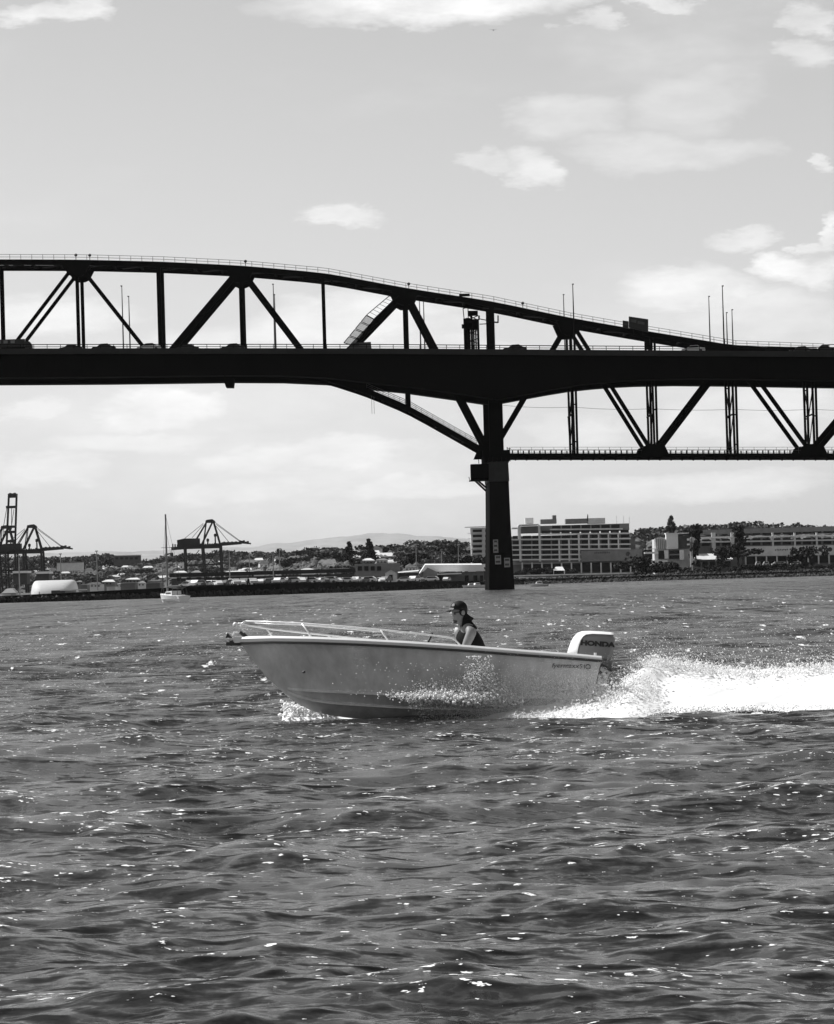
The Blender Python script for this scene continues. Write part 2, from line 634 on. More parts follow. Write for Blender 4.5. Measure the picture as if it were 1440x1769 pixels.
wm_ = water_mesh()
wm_.materials.append(water_mat())
water = bpy.data.objects.new("water", wm_)
col.objects.link(water)
struct(water)

# ================================================================== LAND
# shore line as (photo x, depth): wharf on the left, rock revetment on the right
SHORE = [(-2600, 700), (-300, 735), (0, 765), (300, 790), (480, 810), (620, 860), (780, 950), (842, 1000), (862, 1290), (900, 1300), (1440, 1240), (1800, 1240), (4200, 1240)]


def shore_pts():
    out = []
    for px, Yv in SHORE:
        out.append(Vector(((px - 720) / F_PX * Yv, Yv, 0)))
    return out


SP = shore_pts()


def fbm(x, y, seed=0.0):
    return (math.sin(x * 1.0 + seed) * math.cos(y * 0.8 + seed * 1.7) + 0.5 * math.sin(x * 2.3 + 1.3 + seed) * math.cos(y * 2.1 + seed)
            + 0.25 * math.sin(x * 4.7 + seed * 2.1) * math.cos(y * 5.1))


QUAY = [(-600, 1.35), (130, 1.35), (300, 2.15), (480, 2.35), (620, 2.1), (780, 1.7), (1800, 1.7)]


def slope_y(u):
    """how far off the hill begins: behind the flat container port at the left, nearer elsewhere"""
    return interp([(400, 2420), (520, 1500), (640, 1250)], u)


def land_z(x, y):
    u = x / y * F_PX + 720          # bearing of the spot
    base = interp(QUAY, u)
    ridge = interp([(-600, 9), (0, 10), (200, 11), (330, 13), (480, 12), (640, 13.5), (760, 14), (860, 11), (1000, 8), (1300, 8), (1800, 8)], u)
    t = min(max((y - slope_y(u)) / 900.0, 0), 1) if u < 850 else min(max((y - 1330) / 120.0, 0), 1)
    t = t * t * (3 - 2 * t)
    fall = min(max((y - 3500) / 1500.0, 0), 1)
    return base + ridge * ((slope_y(u) + 900) / 2150 if u < 850 else 1) * t * (1 - 0.6 * fall) + 1.0 * t * fbm(x * 0.02, y * 0.012)


rows = []
for i, (px, Yv) in enumerate([(interp([(k_, s_[0]) for k_, s_ in enumerate(SHORE)], q), interp([(k_, s_[1]) for k_, s_ in enumerate(SHORE)], q))
                              for q in np.linspace(0, len(SHORE) - 1, 160)]):
    line = []
    for s in np.concatenate([np.linspace(0, 1, 40), [1.4, 2.0, 3.0, 4.4, 7.0]]):
        Yd = Yv + 0.8 + (4300 - Yv) * s ** 1.3
        x = (px - 720) / F_PX * Yd
        line.append(Vector((x, Yd, land_z(x, Yd))))
    rows.append(line)
mb = MB()
mb.loft(rows, closed=False, caps=False)
land = mb.build('shore_land', M['land'], smooth=True)
struct(land)

# wharf wall (left) and rock revetment (right): real steps at the water's edge
mb = MB()
for i in range(0, 8):
    a, b = SP[i], SP[i + 1]
    if i == 7:
        continue
    d = (b - a).normalized()
    nrm_ = Vector((-d.y, d.x, 0))
    if nrm_.y < 0:
        nrm_ = -nrm_
    mb.prism([a + Vector((0, 0, -0.8)), b + Vector((0, 0, -0.8)), b + Vector((0, 0, interp(QUAY, SHORE[i + 1][0]) + .06)), a + Vector((0, 0, interp(QUAY, SHORE[i][0]) + .06))], nrm_ * 3.0)
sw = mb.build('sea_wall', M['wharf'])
struct(sw)
mb = MB()
for i in (7, 8, 9, 10, 11):
    a, b = SP[i], SP[i + 1]
    mb.prism([a + Vector((0, 0, -0.8)), b + Vector((0, 0, -0.8)), b + Vector((0, 3.5, 1.8)), a + Vector((0, 3.5, 1.8))], Vector((0, 3, 0)))
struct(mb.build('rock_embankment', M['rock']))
# loose rock on the bank and along the wharf: too many and too small to count
mb = MB()


def rock(c, r):
    sub = [(random.uniform(0.7, 1.2) * r) for _ in range(8)]
    m3 = Euler((random.random() * 6, random.random() * 6, random.random() * 6)).to_matrix()
    p = [m3 @ Vector((sx * sub[k_], sy * sub[k_] * 0.8, sz * sub[k_] * 0.7)) + Vector(c)
         for k_, (sx, sy, sz) in enumerate([(-1, -1, -1), (-1, -1, 1), (-1, 1, -1), (-1, 1, 1), (1, -1, -1), (1, -1, 1), (1, 1, -1), (1, 1, 1)])]
    mb.add(p, [(0, 1, 3, 2), (4, 6, 7, 5), (0, 4, 5, 1), (2, 3, 7, 6), (0, 2, 6, 4), (1, 5, 7, 3)])


for _ in range(2600):
    px = random.uniform(868, 1560)
    Yv = interp(SHORE, px)
    f = random.random()
    rock(((px - 720) / F_PX * Yv, Yv - 0.6 + f * 4.4, -0.2 + f * 2.1), random.uniform(0.28, 0.65))
for _ in range(1500):
    px = random.uniform(-120, 845)
    Yv = interp(SHORE, px)
    rock(((px - 720) / F_PX * Yv, Yv - random.uniform(0.0, 0.7), random.uniform(-0.1, 0.9)), random.uniform(0.2, 0.5))
stuff(mb.build('embankment_rocks', M['rock']))

# far mountain range
mb = MB()
ridge_tab = [(-1600, 968), (-400, 962), (200, 953), (330, 947), (430, 945), (470, 938), (520, 935), (560, 931), (600, 927), (640, 921), (665, 920), (690, 920), (715, 925),
             (780, 929), (850, 937), (960, 944), (1200, 946), (1500, 955), (2600, 962)]
YM = 60000.0
rings = []
for px in np.arange(-1500, 2500, 12):
    n_ = 1.6 * fbm(px * 0.03, 1.0) + 0.7 * fbm(px * 0.11, 3.0)
    top = at(px, interp(ridge_tab, px) + n_, YM)
    zt = top.z
    xs = top.x
    ring = []
    for (dy, k_) in ((-7800, 0.0), (-5900, 0.16), (-3900, 0.42), (-1900, 0.75), (0, 1.0), (1200, 0.7), (3000, 0.0)):
        jit = 1 + 0.10 * fbm(px * 0.045 + dy * 0.004, dy * 0.003, 2.0) * (1 if 0 < k_ < 1 else 0)
        ring.append(Vector((xs * (YM + dy) / YM, YM + dy, -0.5 + zt * k_ * jit)))
    rings.append(ring)
mb.loft(rings, closed=False, caps=False)
mt = mb.build('mountain', M['mountain'], smooth=True)
struct(mt)

# the air between: one closed box
mb = MB()
mb.box((0, 28000, 430.0), (50000, 74000, 866.0))
hz = mb.build('haze', M['land'])
hz.data.materials.clear()
hm = bpy.data.materials.new('haze_air')
hm.use_nodes = True
hm.node_tree.nodes.clear()
ho = hm.node_tree.nodes.new('ShaderNodeOutputMaterial')
pv = hm.node_tree.nodes.new('ShaderNodeVolumePrincipled')
pv.inputs['Color'].default_value = (1, 1, 1, 1)
pv.inputs['Density'].default_value = 0.82e-5
pv.inputs['Anisotropy'].default_value = 0.25
hm.node_tree.links.new(pv.outputs[0], ho.inputs['Volume'])
hz.data.materials.append(hm)
stuff(hz)

# ================================================================== BRIDGE
YN, DTR = 700.0, 13.0                      # near truss plane, spacing of the two trusses
SKEW = Vector((-0.25, DTR, 0))             # the bridge is turned very slightly
YG = 685.0                                 # outer edge of the near road
bridge = empty('harbour_bridge', at(863, 1018, YN + 8) * 1.0, 'dark silhouetted steel truss road bridge with a haunched box girder crossing the whole harbour', 'bridge')
bridge.location.z = 0.0


def N(px, py, far=False):
    p = at(px, py, YN)
    return p + SKEW if far else p


UP = [(-800, 492), (-600, 473), (-450, 464), (-300, 458), (-142, 454), (0, 453), (140, 453.5), (281, 457), (421, 464), (562, 476.5), (704, 503), (848, 525), (985, 554),
      (1100, 574), (1180, 587), (1270, 602), (1440, 608), (1720, 618), (2260, 640)]
LOW = [(-800, 690), (-600, 668), (-450, 658), (-300, 650), (-142, 642), (0, 638), (281, 632), (421, 636), (500, 643), (562, 652), (633, 675), (707, 706), (838, 780), (848, 787),
       (1130, 787), (1440, 787), (1720, 788), (2260, 796)]
up_y = lambda px: interp(UP, px)
low_y = lambda px: interp(LOW, px)


def chord(tab, h, d, far, name):
    rings = []
    dense = []
    for i in range(len(tab) - 1):
        for k in range(4):
            q = i + k / 4
            dense.append((interp([(j, t[0]) for j, t in enumerate(tab)], q), interp([(j, t[1]) for j, t in enumerate(tab)], q)))
    dense.append(tab[-1])
    # ease the corners of the measured polyline
    sm = [dense[0]] + [((dense[i - 1][0] + 2 * dense[i][0] + dense[i + 1][0]) / 4, (dense[i - 1][1] + 2 * dense[i][1] + dense[i + 1][1]) / 4)
                       for i in range(1, len(dense) - 1)] + [dense[-1]]
    for (px, py) in sm:
        c = N(px, py, far)
        rings.append([c + Vector((0, -d / 2, -h / 2)), c + Vector((0, -d / 2, h / 2)), c + Vector((0, d / 2, h / 2)), c + Vector((0, d / 2, -h / 2))])
    m = MB()
    m.loft(rings)
    return m.build(name, M['steel'], bridge)


for far in (False, True):
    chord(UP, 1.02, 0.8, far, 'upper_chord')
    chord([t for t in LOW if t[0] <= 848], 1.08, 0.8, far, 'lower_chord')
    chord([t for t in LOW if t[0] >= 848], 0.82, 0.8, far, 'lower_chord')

VERT = [-714, -573, -432, -291, -150, -9, 132, 273, 415, 557, 700, 848, 988, 1127, 1266, 1404, 1545, 1686, 1828, 1970, 2110]
for far in (False, True):
    for px in VERT:
        a, b = N(px, up_y(px), far), N(px + 3, low_y(px + 3), far)
        b.x = a.x
        a.z -= 0.15
        b.z += 0.1
        m = MB()
        wdt = 1.05 if px == 848 else (0.62 if px in (132, 557) else 0.78)
        if px > 900:
            # laced box members under the deck: two legs with batten plates
            for s in (-1, 1):
                m.beam(a + Vector((0.33 * s, 0, 0)), b + Vector((0.27 * s, 0, 0)), 0.42, 0.5)
            for t_ in (0.34, 0.62, 0.9):
                c = a.lerp(b, t_)
                m.box(c, (0.9, 0.3, 0.25))
        else:
            m.beam(a, b, wdt, 0.7)
        m.build('vertical', M['steel'], bridge)
DIAG = [(132, -9, .62), (132, 273, .70), (415, 273, 1.15), (415, 557, .86), (700, 557, 1.0), (700, 848, .95), (985, 848, .85), (985, 1130, .75),
        (1270, 1130, 1.0), (1270, 1404, .75), (1552, 1404, 1.0), (-150, -9, .8), (-150, -291, .8), (-432, -291, .9), (-432, -573, .9), (-714, -573, .9), (1552, 1686, .8), (1828, 1686, .9), (1828, 1970, .8), (2110, 1970, .9)]
for far in (False, True):
    for (u, l, w_) in DIAG:
        a, b = N(u, up_y(u), far), N(l, low_y(l), far)
        m = MB()
        m.beam(a, b, w_, 0.65)
        m.build('diagonal', M['steel'], bridge)
# gusset plates where the diagonals meet the chords
for far in (False, True):
    for u in (-714, -432, -150, 132, 415, 700, 985):
        c = N(u, up_y(u) + 9, far)
        m = MB()
        m.prism([c + Vector(p) for p in ((-2.6, -.44, 1.0), (2.6, -.44, 0.75), (1.5, -.44, -1.3), (0.6, -.44, -1.7), (-0.8, -.44, -1.7), (-1.7, -.44, -1.2))], (0, .9, 0))
        m.build('gusset', M['steel'], bridge)
    for l in (848, 1130, 1404, 1686, 1970):
        c = N(l, low_y(l) - 8, far)
        m = MB()
        m.prism([c + Vector(p) for p in ((-2.9, -.44, -1.1), (2.9, -.44, -1.1), (2.0, -.44, 0.9), (0.8, -.44, 1.3), (-0.9, -.44, 1.3), (-2.0, -.44, 0.9))], (0, .9, 0))
        m.build('gusset', M['steel'], bridge)
# cross beams and bracing between the two trusses
for (tab, rng_px) in ((UP, range(-700, 1200, 47)), (LOW, range(568, 2240, 47))):
    for px in rng_px:
        a, b = N(px, interp(tab, px)), N(px, interp(tab, px), True)
        a.y += .41
        b.y -= .41
        m = MB()
        m.beam(a, b, 0.34, 0.5)
        m.build('cross_beam', M['steel'], bridge)
for (tab, st, en) in ((UP, -714, 1100), (LOW, 568, 2180)):
    px = st
    while px < en:
        for k in (0, 1):
            a, b = N(px, interp(tab, px), k == 1), N(px + 70.5, interp(tab, px + 70.5), k == 0)
            m = MB()
            m.beam(a.lerp(b, .04), a.lerp(b, .96), 0.22, 0.3)
            m.build('lateral_brace', M['steel'], bridge)
        px += 70.5
for px in (988, 1127, 1266, 1404, 1545, 1686):
    top_y, bot_y = 668, low_y(px)
    a0, a1 = N(px, top_y), N(px, top_y, True)
    c0, c1 = N(px, (top_y + bot_y) / 2 - 12), N(px, (top_y + bot_y) / 2 - 12, True)
    mid_ = (c0 + c1) / 2
    for (p, q, w_) in ((c0, c1, .25), (a0, mid_, .2), (a1, mid_, .2), (c0.lerp(c1, 0), N(px, bot_y - 8).lerp(N(px, bot_y - 8, True), .5), .16),
                       (c1, N(px, bot_y - 8).lerp(N(px, bot_y - 8, True), .5), .16)):
        m = MB()
        m.beam(p, q, w_, w_)
        m.build('sway_brace', M['steel'], bridge)
# small brackets under the lower chord
for px in np.arange(890, 1560, 19.2):
    c = N(float(px), 793.2)
    m = MB()
    m.prism([c + Vector((-.28, -.2, .25)), c + Vector((.28, -.2, .25)), c + Vector((0.1, -.2, -.28)), c + Vector((-0.1, -.2, -.28))], (0, .4, 0))
    m.build('bracket', M['steel'], bridge)


def railing(line, step, h, off, name='handrail', mids=1, r=0.045, y=0.0, post_r=0.045, far_copy=False):
    """posts and rails along a photo-measured line, standing on it"""
    m = MB()
    pts = []
    px = line[0][0]
    while px <= line[-1][0]:
        p = N(px, interp(line, px))
        p.z += off
        p.y += y
        pts.append(p)
        px += step
    for p in pts:
        m.tube([p, p + Vector((0, 0, h))], post_r, 4)
    for k in range(mids + 1):
        hh = h * (1 - k / (mids + 1))
        m.tube([p + Vector((0, 0, hh)) for p in pts], r, 4)
    return stuff(m.build(name, M['rail'], bridge))


up_line = [(t[0], t[1]) for t in UP if t[0] <= 1440]
for y_ in (-0.3, DTR - 0.3):
    railing(up_line, 19.0, 0.95, 0.5, y=y_, r=0.042)
low_line = [(633, 675), (707, 706), (832, 777)]
for o in (0.0, 0.55):
    railing(low_line, 9.5, 1.0, 0.41, y=-0.3 + o * 2, mids=2, r=0.03, post_r=0.03)
railing([(880, 787), (2240, 787)], 19.2, 1.15, 0.41, y=-0.3, mids=1, r=0.03, post_r=0.035)
railing([(880, 787), (2240, 787)], 19.2, 1.15, 0.41, y=DTR - 0.3, mids=1, r=0.03, post_r=0.035)
m = MB()
for px in np.arange(885, 1560, 9.4):            # short bearers of the inspection walkway
    c = N(float(px), 781)
    m.box(c, (0.22, 0.5, 0.5 + 0.25 * random.random()))
stuff(m.build('walkway_bearers', M['steel'], bridge))
# little aircraft warning lamps on the arch
for px in (131, 155, 424, 706, 903):
    c = N(px, up_y(px))
    m = MB()
    m.tube([c + Vector((0, 0, .5)), c + Vector((0, 0, 1.2))], .07, 6)
    m.ball(c + Vector((0, 0, 1.4)), (.3, .3, .28), 8, 6)
    m.build('beacon', M['black'], bridge)

# ---- road decks and haunched box girders (near one and its twin on the far side)
TOPY = [(-1000, 610), (-400, 603), (0, 602), (281, 601.5), (480, 601.5), (700, 602), (960, 604), (1200, 605.5), (1440, 607), (1800, 610), (2400, 617)]
BOT = [(-1000, 664), (-400, 653), (0, 652), (160, 651), (390, 648), (480, 648.5), (560, 652), (629, 660), (704, 667.5), (796, 680.5), (846, 688), (857, 689.5), (868, 688),
       (960, 671), (1000, 664.5), (1043, 660), (1080, 657), (1120, 655), (1193, 653.5), (1300, 654.5), (1440, 657), (1800, 661), (2400, 672)]
STN = sorted(set(list(range(-1000, 2401, 40)) + [t[0] for t in BOT]))


def girder(dy, flip, lift=0.0):
    sh = Vector((dy * -0.019, dy, 0))
    sgn = -1 if flip else 1
    w_deck = 10.5

    def ring(pts_fn):
        out = []
        for px in STN:
            out.append([p + sh for p in pts_fn(px)])
        return out

    def yy(y):   # mirrored section for the far road
        return (w_deck - y) if flip else y
    # deck slab with its edge beam
    def slab(px):
        t = at(px, interp(TOPY, px), YG)
        return [Vector((t.x, YG + yy(0), t.z)), Vector((t.x, YG + yy(0), t.z - 1.02)), Vector((t.x, YG + yy(.35), t.z - 1.02)), Vector((t.x, YG + yy(.36), t.z - .7)),
                Vector((t.x, YG + yy(w_deck), t.z - .7)), Vector((t.x, YG + yy(w_deck), t.z - .25)), Vector((t.x, YG + yy(.3), t.z - .25)), Vector((t.x, YG + yy(.3), t.z))]
    mm = MB()
    mm.loft(ring(slab))
    mm.build('road_deck', M['fascia'], bridge)

    def box(px):
        t = at(px, interp(TOPY, px), YG)
        b = at(px, interp(BOT, px) - lift, YG + 2.2)
        return [Vector((t.x, YG + yy(2.0), t.z - .71)), Vector((t.x, YG + yy(2.3), b.z)), Vector((t.x, YG + yy(7.7), b.z)), Vector((t.x, YG + yy(8.0), t.z - .71))]
    mm = MB()
    mm.loft(ring(box))
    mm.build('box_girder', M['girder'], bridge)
    # welded seams of the web plates
    mm = MB()
    for px in np.arange(-990, 2390, 47):
        t = at(float(px), interp(TOPY, px), YG)
        b = at(float(px), interp(BOT, px) - lift, YG + 2.2)
        p0, p1 = Vector((t.x, YG + yy(1.99), t.z - 1.2)), Vector((t.x, YG + yy(2.28), b.z + .1))
        mm.beam(p0 + sh, p1 + sh, 0.12, 0.12)
    stuff(mm.build('web_seams', M['girder'], bridge))
    # parapet rail: two tubes on posts
    mm = MB()
    pts = []
    for px in np.arange(-1000, 2400, 23):
        t = at(float(px), interp(TOPY, px), YG)
        pts.append(Vector((t.x, YG + yy(.15), t.z)) + sh)
    for p in pts:
        mm.tube([p, p + Vector((0, 0, .72))], .06, 4)
    mm.tube([p + Vector((0, 0, .72)) for p in pts], .085, 6)
    mm.tube([p + Vector((0, 0, .30)) for p in pts], .06, 6)
    stuff(mm.build('parapet_rail', M['steel'], bridge))


girder(0.0, False)
girder(33.0, True, 5.5)
# road of the truss itself
mm = MB()
rg = []
for px in STN:
    t = at(px, interp(TOPY, px) + 3, YN)
    rg.append([Vector((t.x, YN + .6, t.z)), Vector((t.x, YN + .6, t.z - .9)), Vector((t.x, YN + DTR - .6, t.z - .9)), Vector((t.x, YN + DTR - .6, t.z))])
mm.loft(rg)
mm.build('road_deck', M['asphalt'], bridge)

# ---- pier
PW = MB()
rings = []
for (y, l, r_) in ((832, 845.5, 878.6), (900, 846, 881.5), (960, 845.5, 885), (1000, 845, 887.5), (1030, 844.5, 889.5)):
    a, b = at(l, y, 694), at(r_, y, 694)
    z = (a.z + b.z) / 2
    rings.append([Vector((a.x, 694, z)), Vector((b.x, 694, z)), Vector((b.x - .4, 716, z)), Vector((a.x - .4, 716, z))])
PW.loft(rings)
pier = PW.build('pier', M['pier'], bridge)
mm = MB()
rings = []
for (y, l, r_) in ((797.5, 845, 877.5), (801, 844.7, 877.3), (831.6, 845.0, 879.1)):
    a, b = at(l, y, 693.9), at(r_, y, 693.9)
    z = (a.z + b.z) / 2
    rings.append([Vector((a.x - .05, 693.9, z)), Vector((b.x + .05, 693.9, z)), Vector((b.x - .35, 716.1, z)), Vector((a.x - .45, 716.1, z))])
mm.loft(rings)
mm.build('pier_cap', M['collar'], bridge)


def pbox(name, x0, x1, y0, y1, Y0, depth, material, parent=bridge):
    a, b = at(x0, y1, Y0), at(x1, y0, Y0)
    q = MB()
    q.box(((a.x + b.x) / 2, Y0 + depth / 2, (a.z + b.z) / 2), (abs(b.x - a.x), depth, abs(b.z - a.z)))
    return q.build(name, material, parent)


# legs that carry the trusses and the road girders on the pier
for (x0, x1, y0, y1, Y0, d) in ((846.5, 862, 690, 797, 696, 3.0), (836.5, 839.5, 699, 790, 699, .5), (842, 844.5, 699, 790, 706, .5), (865, 867.6, 695, 790, 699, .5), (861, 863, 693, 780, 708, .5)):
    pbox('pier_post', x0, x1, y0, y1, Y0, d, M['steel'])
for (y0, y1) in ((703, 705.5), (741, 744), (757, 760)):
    pbox('pier_strut', 837, 868, y0, y1, 699.6, .4, M['steel'])
pbox('pier_head', 834, 880, 777, 797, 697, 17, M['steel'])
for k_ in range(6):
    pbox('bearing_block', 836 + k_ * 7.6, 840.5 + k_ * 7.6, 789 + (k_ % 2) * 2, 799, 694.5, 1.6, M['steel'])
cabin = pbox('cabin', 813.5, 844, 801, 828.5, 695, 7, M['girder'])
pbox('cabin_floor', 810.5, 846, 828.5, 830.3, 694.6, 7.6, M['steel'], cabin)
for (p, q) in (((820, 830), (839, 848)), ((825, 830), (840, 843))):
    m = MB()
    m.beam(at(*p, 697), at(*q, 697), .35, .35)
    m.build('cabin_brace', M['steel'], cabin)
m = MB()
for (p, q) in (((827, 801), (825.5, 783)), ((833, 801), (832, 785)), ((839, 801), (838.5, 787)), ((825.5, 784), (840, 790)), ((826, 792), (840, 796)), ((811, 829), (809.5, 824)), ((877, 797), (875.5, 772)), ((881, 797), (880, 774)), ((875.5, 774), (882, 775))):
    m.beam(at(*p, 696.5), at(*q, 696.5), .12, .12)
stuff(m.build('platform_rail', M['steel'], bridge))
for (x0, x1, y0, y1, ln) in ((852, 860, 932, 955, 3), (855, 865, 959, 975, 2), (871, 880.5, 963.5, 980, 2)):
    sb = pbox('notice_board', x0, x1, y0, y1, 693.6, .3, M['board'], pier)
    for k_ in range(ln):
        yy0 = y0 + (y1 - y0) * (k_ + .22) / ln
        # dark rows of (illegible) print are flat print on the board
        pp = at(x0 + 1, yy0, 693.58)
        qq = at(x1 - 1.2, yy0 + (y1 - y0) / ln * .42, 693.58)
        q = MB()
        q.box(((pp.x + qq.x) / 2, 693.585, (pp.z + qq.z) / 2), (abs(qq.x - pp.x), .02, abs(pp.z - qq.z)))
        q.build('board_print', M['darkgrey'], pier)

# ---- climbing stair with four mesh panels on the sloping member
o0, o1, i0, i1 = (593, 593), (633, 544), (611, 598), (646, 551)
for k_ in range(4):
    t0, t1 = k_ / 4 + .015, (k_ + 1) / 4 - .015
    lp = lambda a, b, t: (a[0] + (b[0] - a[0]) * t, a[1] + (b[1] - a[1]) * t)
    q = [at(*lp(o0, o1, t0), 698.4), at(*lp(o0, o1, t1), 698.4), at(*lp(i0, i1, t1), 698.4), at(*lp(i0, i1, t0), 698.4)]
    m = MB()
    m.prism(q, (0, .08, 0))
    pn = m.build('mesh_panel', M['mesh'], bridge)
    m = MB()
    for e in range(4):
        m.beam(q[e], q[(e + 1) % 4], .14, .14)
    m.build('panel_frame', M['steel'], pn)
m = MB()
for (p, q) in (((633, 544), (677, 507)), ((646, 551), (688, 510)), ((611, 598), (646, 551)), ((677, 507), (690, 507)), ((678, 507), (680, 514)), ((690, 507), (690, 512))):
    m.beam(at(*p, 698.4), at(*q, 698.4), .14, .9 if p == (646, 551) else .14)
for k_ in range(9):
    t = k_ / 8
    a, b = at(633 + 44 * t, 544 - 37 * t, 698.4), at(646 + 42 * t, 551 - 41 * t, 698.4)
    m.beam(a, b, .07, .07)
m.build('stair', M['steel'], bridge)

# ---- lift tower of open steelwork beside the pier post
lt = empty('lift_tower', at(814, 601, 706), 'narrow dark lattice lift tower standing on the deck beside the pier post', 'tower')
for (x0, x1, y0, y1, Y0, d) in ((801.5, 804.5, 550, 603, 703, .4), (805.5, 811.5, 549, 603, 704, .6), (813.5, 815.5, 540, 603, 706, .4), (817.5, 819, 560, 603, 703, .4),
                                (821, 822.3, 556, 603, 706, .4), (824.5, 827, 552, 603, 703, .4)):
    pbox('tower_post', x0, x1, y0, y1, Y0, d, M['steel'], lt)
pbox('tower_cage', 801, 826.5, 551, 569, 703.5, 3, M['steel'], lt)
pbox('tower_head', 808.5, 825, 536.5, 544, 703.2, 3.2, M['steel'], lt)
pbox('tower_side_box', 797.5, 801.5, 560, 567, 703.6, 1.2, M['steel'], lt)
pbox('tower_side_box', 826, 828.5, 545, 552, 703.6, 1.2, M['steel'], lt)
m = MB()
for (p, q) in (((799.5, 533), (801.5, 552)), ((799.5, 533), (808, 531)), ((808, 527), (808.5, 552)), ((808, 545), (826, 553)), ((826, 545), (808, 553)), ((829, 551), (839, 553)), ((828, 560), (839, 559.5)), ((803, 570), (827, 580)), ((827, 570), (803, 580)), ((803, 584), (827, 594)), ((827, 584), (803, 594))):
    m.beam(at(*p, 704.5), at(*q, 704.5), .16, .16)
m.build('tower_bracing', M['steel'], lt)
pbox('post_clamp', 839.5, 853.5, 547, 556, 699, 2, M['steel'])
m = MB()
for (p, q) in (((853, 556.5), (860.5, 557)), ((860, 557.5), (860, 545)), ((841, 556), (840, 560))):
    m.beam(at(*p, 700), at(*q, 700), .25, .25)
for s_ in range(6):
    a0, a1 = s_ * 15, (s_ + 1) * 15
    m.beam(at(834 + 9 * math.sin(R(a0)), 543.5 - 8.5 * math.cos(R(a0)), 700), at(834 + 9 * math.sin(R(a1)), 543.5 - 8.5 * math.cos(R(a1)), 700), .35, .4)
m.build('curved_bracket', M['steel'], bridge)
pbox('arch_platform', 793, 811, 507, 511, 698.5, 2, M['steel'])

# ---- work cradle under the girder, hanging line, sagging cable
cr = empty('work_cradle', at(396, 657, 690), 'small dark work cradle hung beneath the girder at left', 'cradle')
cr2 = MB()
a = [at(385, 655, 686.5), at(404, 655, 686.5), at(402.5, 669, 686.5), at(390, 669, 686.5)]
cr2.prism(a, (0, 4, 0))
cr2.build('cradle_floor', M['steel'], cr)
m = MB()
for px in (388, 402):
    m.beam(at(px, 646, 688), at(px, 658, 688), .12, .12)
m.build('hanger', M['steel'], cr)
m = MB()
for px in (641.5, 645.5):
    m.tube([at(px, 683, 700), at(px + .3, 700, 700), at(px + .8, 715, 700)], .035, 5)
rp = m.build('hanging_rope', M['rail'])
tag(rp, 'two thin ropes dangling below the lower chord left of the pier', 'rope')
m = MB()
pts = []
for (x0, y0, x1, y1, sg) in ((868, 700, 988, 703, 5), (988, 703, 1127, 706, 5), (1127, 706, 1266, 707, 4), (1266, 707, 1404, 707, 4), (1404, 707, 1545, 708, 4)):
    for k_ in range(12):
        t = k_ / 12
        pts.append(at(x0 + (x1 - x0) * t, y0 + (y1 - y0) * t + sg * 4 * t * (1 - t) * .5, 713.9))
m.tube(pts, .035, 5)
tag(m.build('power_cable', M['rail']), 'thin cable sagging between the posts below the right half of the deck', 'cable')

# ---- sign gantry
sg_ = empty('gantry_sign', at(1100, 600, 697), 'pair of dark sign boards standing on the sloping chord at right', 'sign')
for (q, nm) in (([(1086, 546.5), (1119.5, 551.5), (1119.5, 574), (1086, 566)], 'sign_board'), ([(1075.5, 553.5), (1085.5, 555), (1085.5, 568), (1075.5, 565.5)], 'sign_board')):
    m = MB()
    m.prism([at(*p, 696.5) for p in q], (0, .4, 0))
    m.build(nm, M['black'], sg_)
m = MB()
for q in ([(1089, 551), (1099, 552.5), (1099, 558), (1089, 556)], [(1101, 554.5), (1113, 556.5), (1113, 561), (1101, 559)], [(1078, 557.5), (1083, 558.3), (1083, 562), (1078, 561)]):
    m.prism([at(*p, 696.46) for p in q], (0, .03, 0))
m.build('sign_face', M['darkgrey'], sg_)
for (x0, x1, y0, y1) in ((1113.5, 1118.5, 586, 604), (1123, 1127, 587, 604), (1094, 1097, 562, 576), (1110, 1113, 566, 578)):
    pbox('sign_post', x0, x1, y0, y1, 697, .6, M['steel'], sg_)

# ---- lamp posts on the road decks
LAMPS = [(210, 496, 722, 'thin lamp post, taller of the two in the second truss bay from the left'),
         (222, 514, 729, 'thin lamp post, shorter of the two in the second truss bay from the left'),
         (471.5, 493, 722, 'thin lamp post, taller of two behind the diagonal right of the fourth truss post'),
         (473.8, 511, 729, 'thin lamp post, shorter of two behind the diagonal right of the fourth truss post'),
         (724, 514, 722, 'left of the two thin poles beside the truss diagonal just left of the lift tower'),
         (731, 515, 729, 'right of the two thin poles beside the truss diagonal just left of the lift tower'),
         (973, 511, 729, 'short thin lamp post just left of the tall one under the low arch end'),
         (989, 493, 686.5, 'tall lamp post standing at the front edge where three members fan out under the arch'),
         (1224, 514, 722, 'lone thin lamp post left of the cluster of three at right'),
         (1247.5, 496, 686.5, 'tallest lamp post of the cluster of three at right'),
         (1254.5, 542, 735, 'shortest lamp post of the cluster of three at right, in the middle'),
         (1264, 537, 729, 'rightmost lamp post of the cluster of three at right')]
for (px, py, Yv, lb) in LAMPS:
    t = at(px, py, Yv)
    zb = at(px, interp(TOPY, px) - (2 if Yv < 700 else -4), Yv).z
    r = empty('lamp_post', (t.x, Yv, zb), lb, 'lamp post', 'lamp posts along the bridge roads')
    m = MB()
    m.tube([(t.x, Yv, zb), (t.x, Yv, (zb + t.z) / 2), (t.x, Yv, t.z)], [.15, .12, .075], 7)
    m.build('pole', M['rail'] if Yv > 700 else M['steel'], r)
    m = MB()
    m.tube([(t.x, Yv, t.z), (t.x, Yv - .5, t.z + .15)], .06, 6)
    m.box((t.x, Yv - .8, t.z + .15), (.32, .9, .16))
    m.build('lamp_head', M['rail'], r)


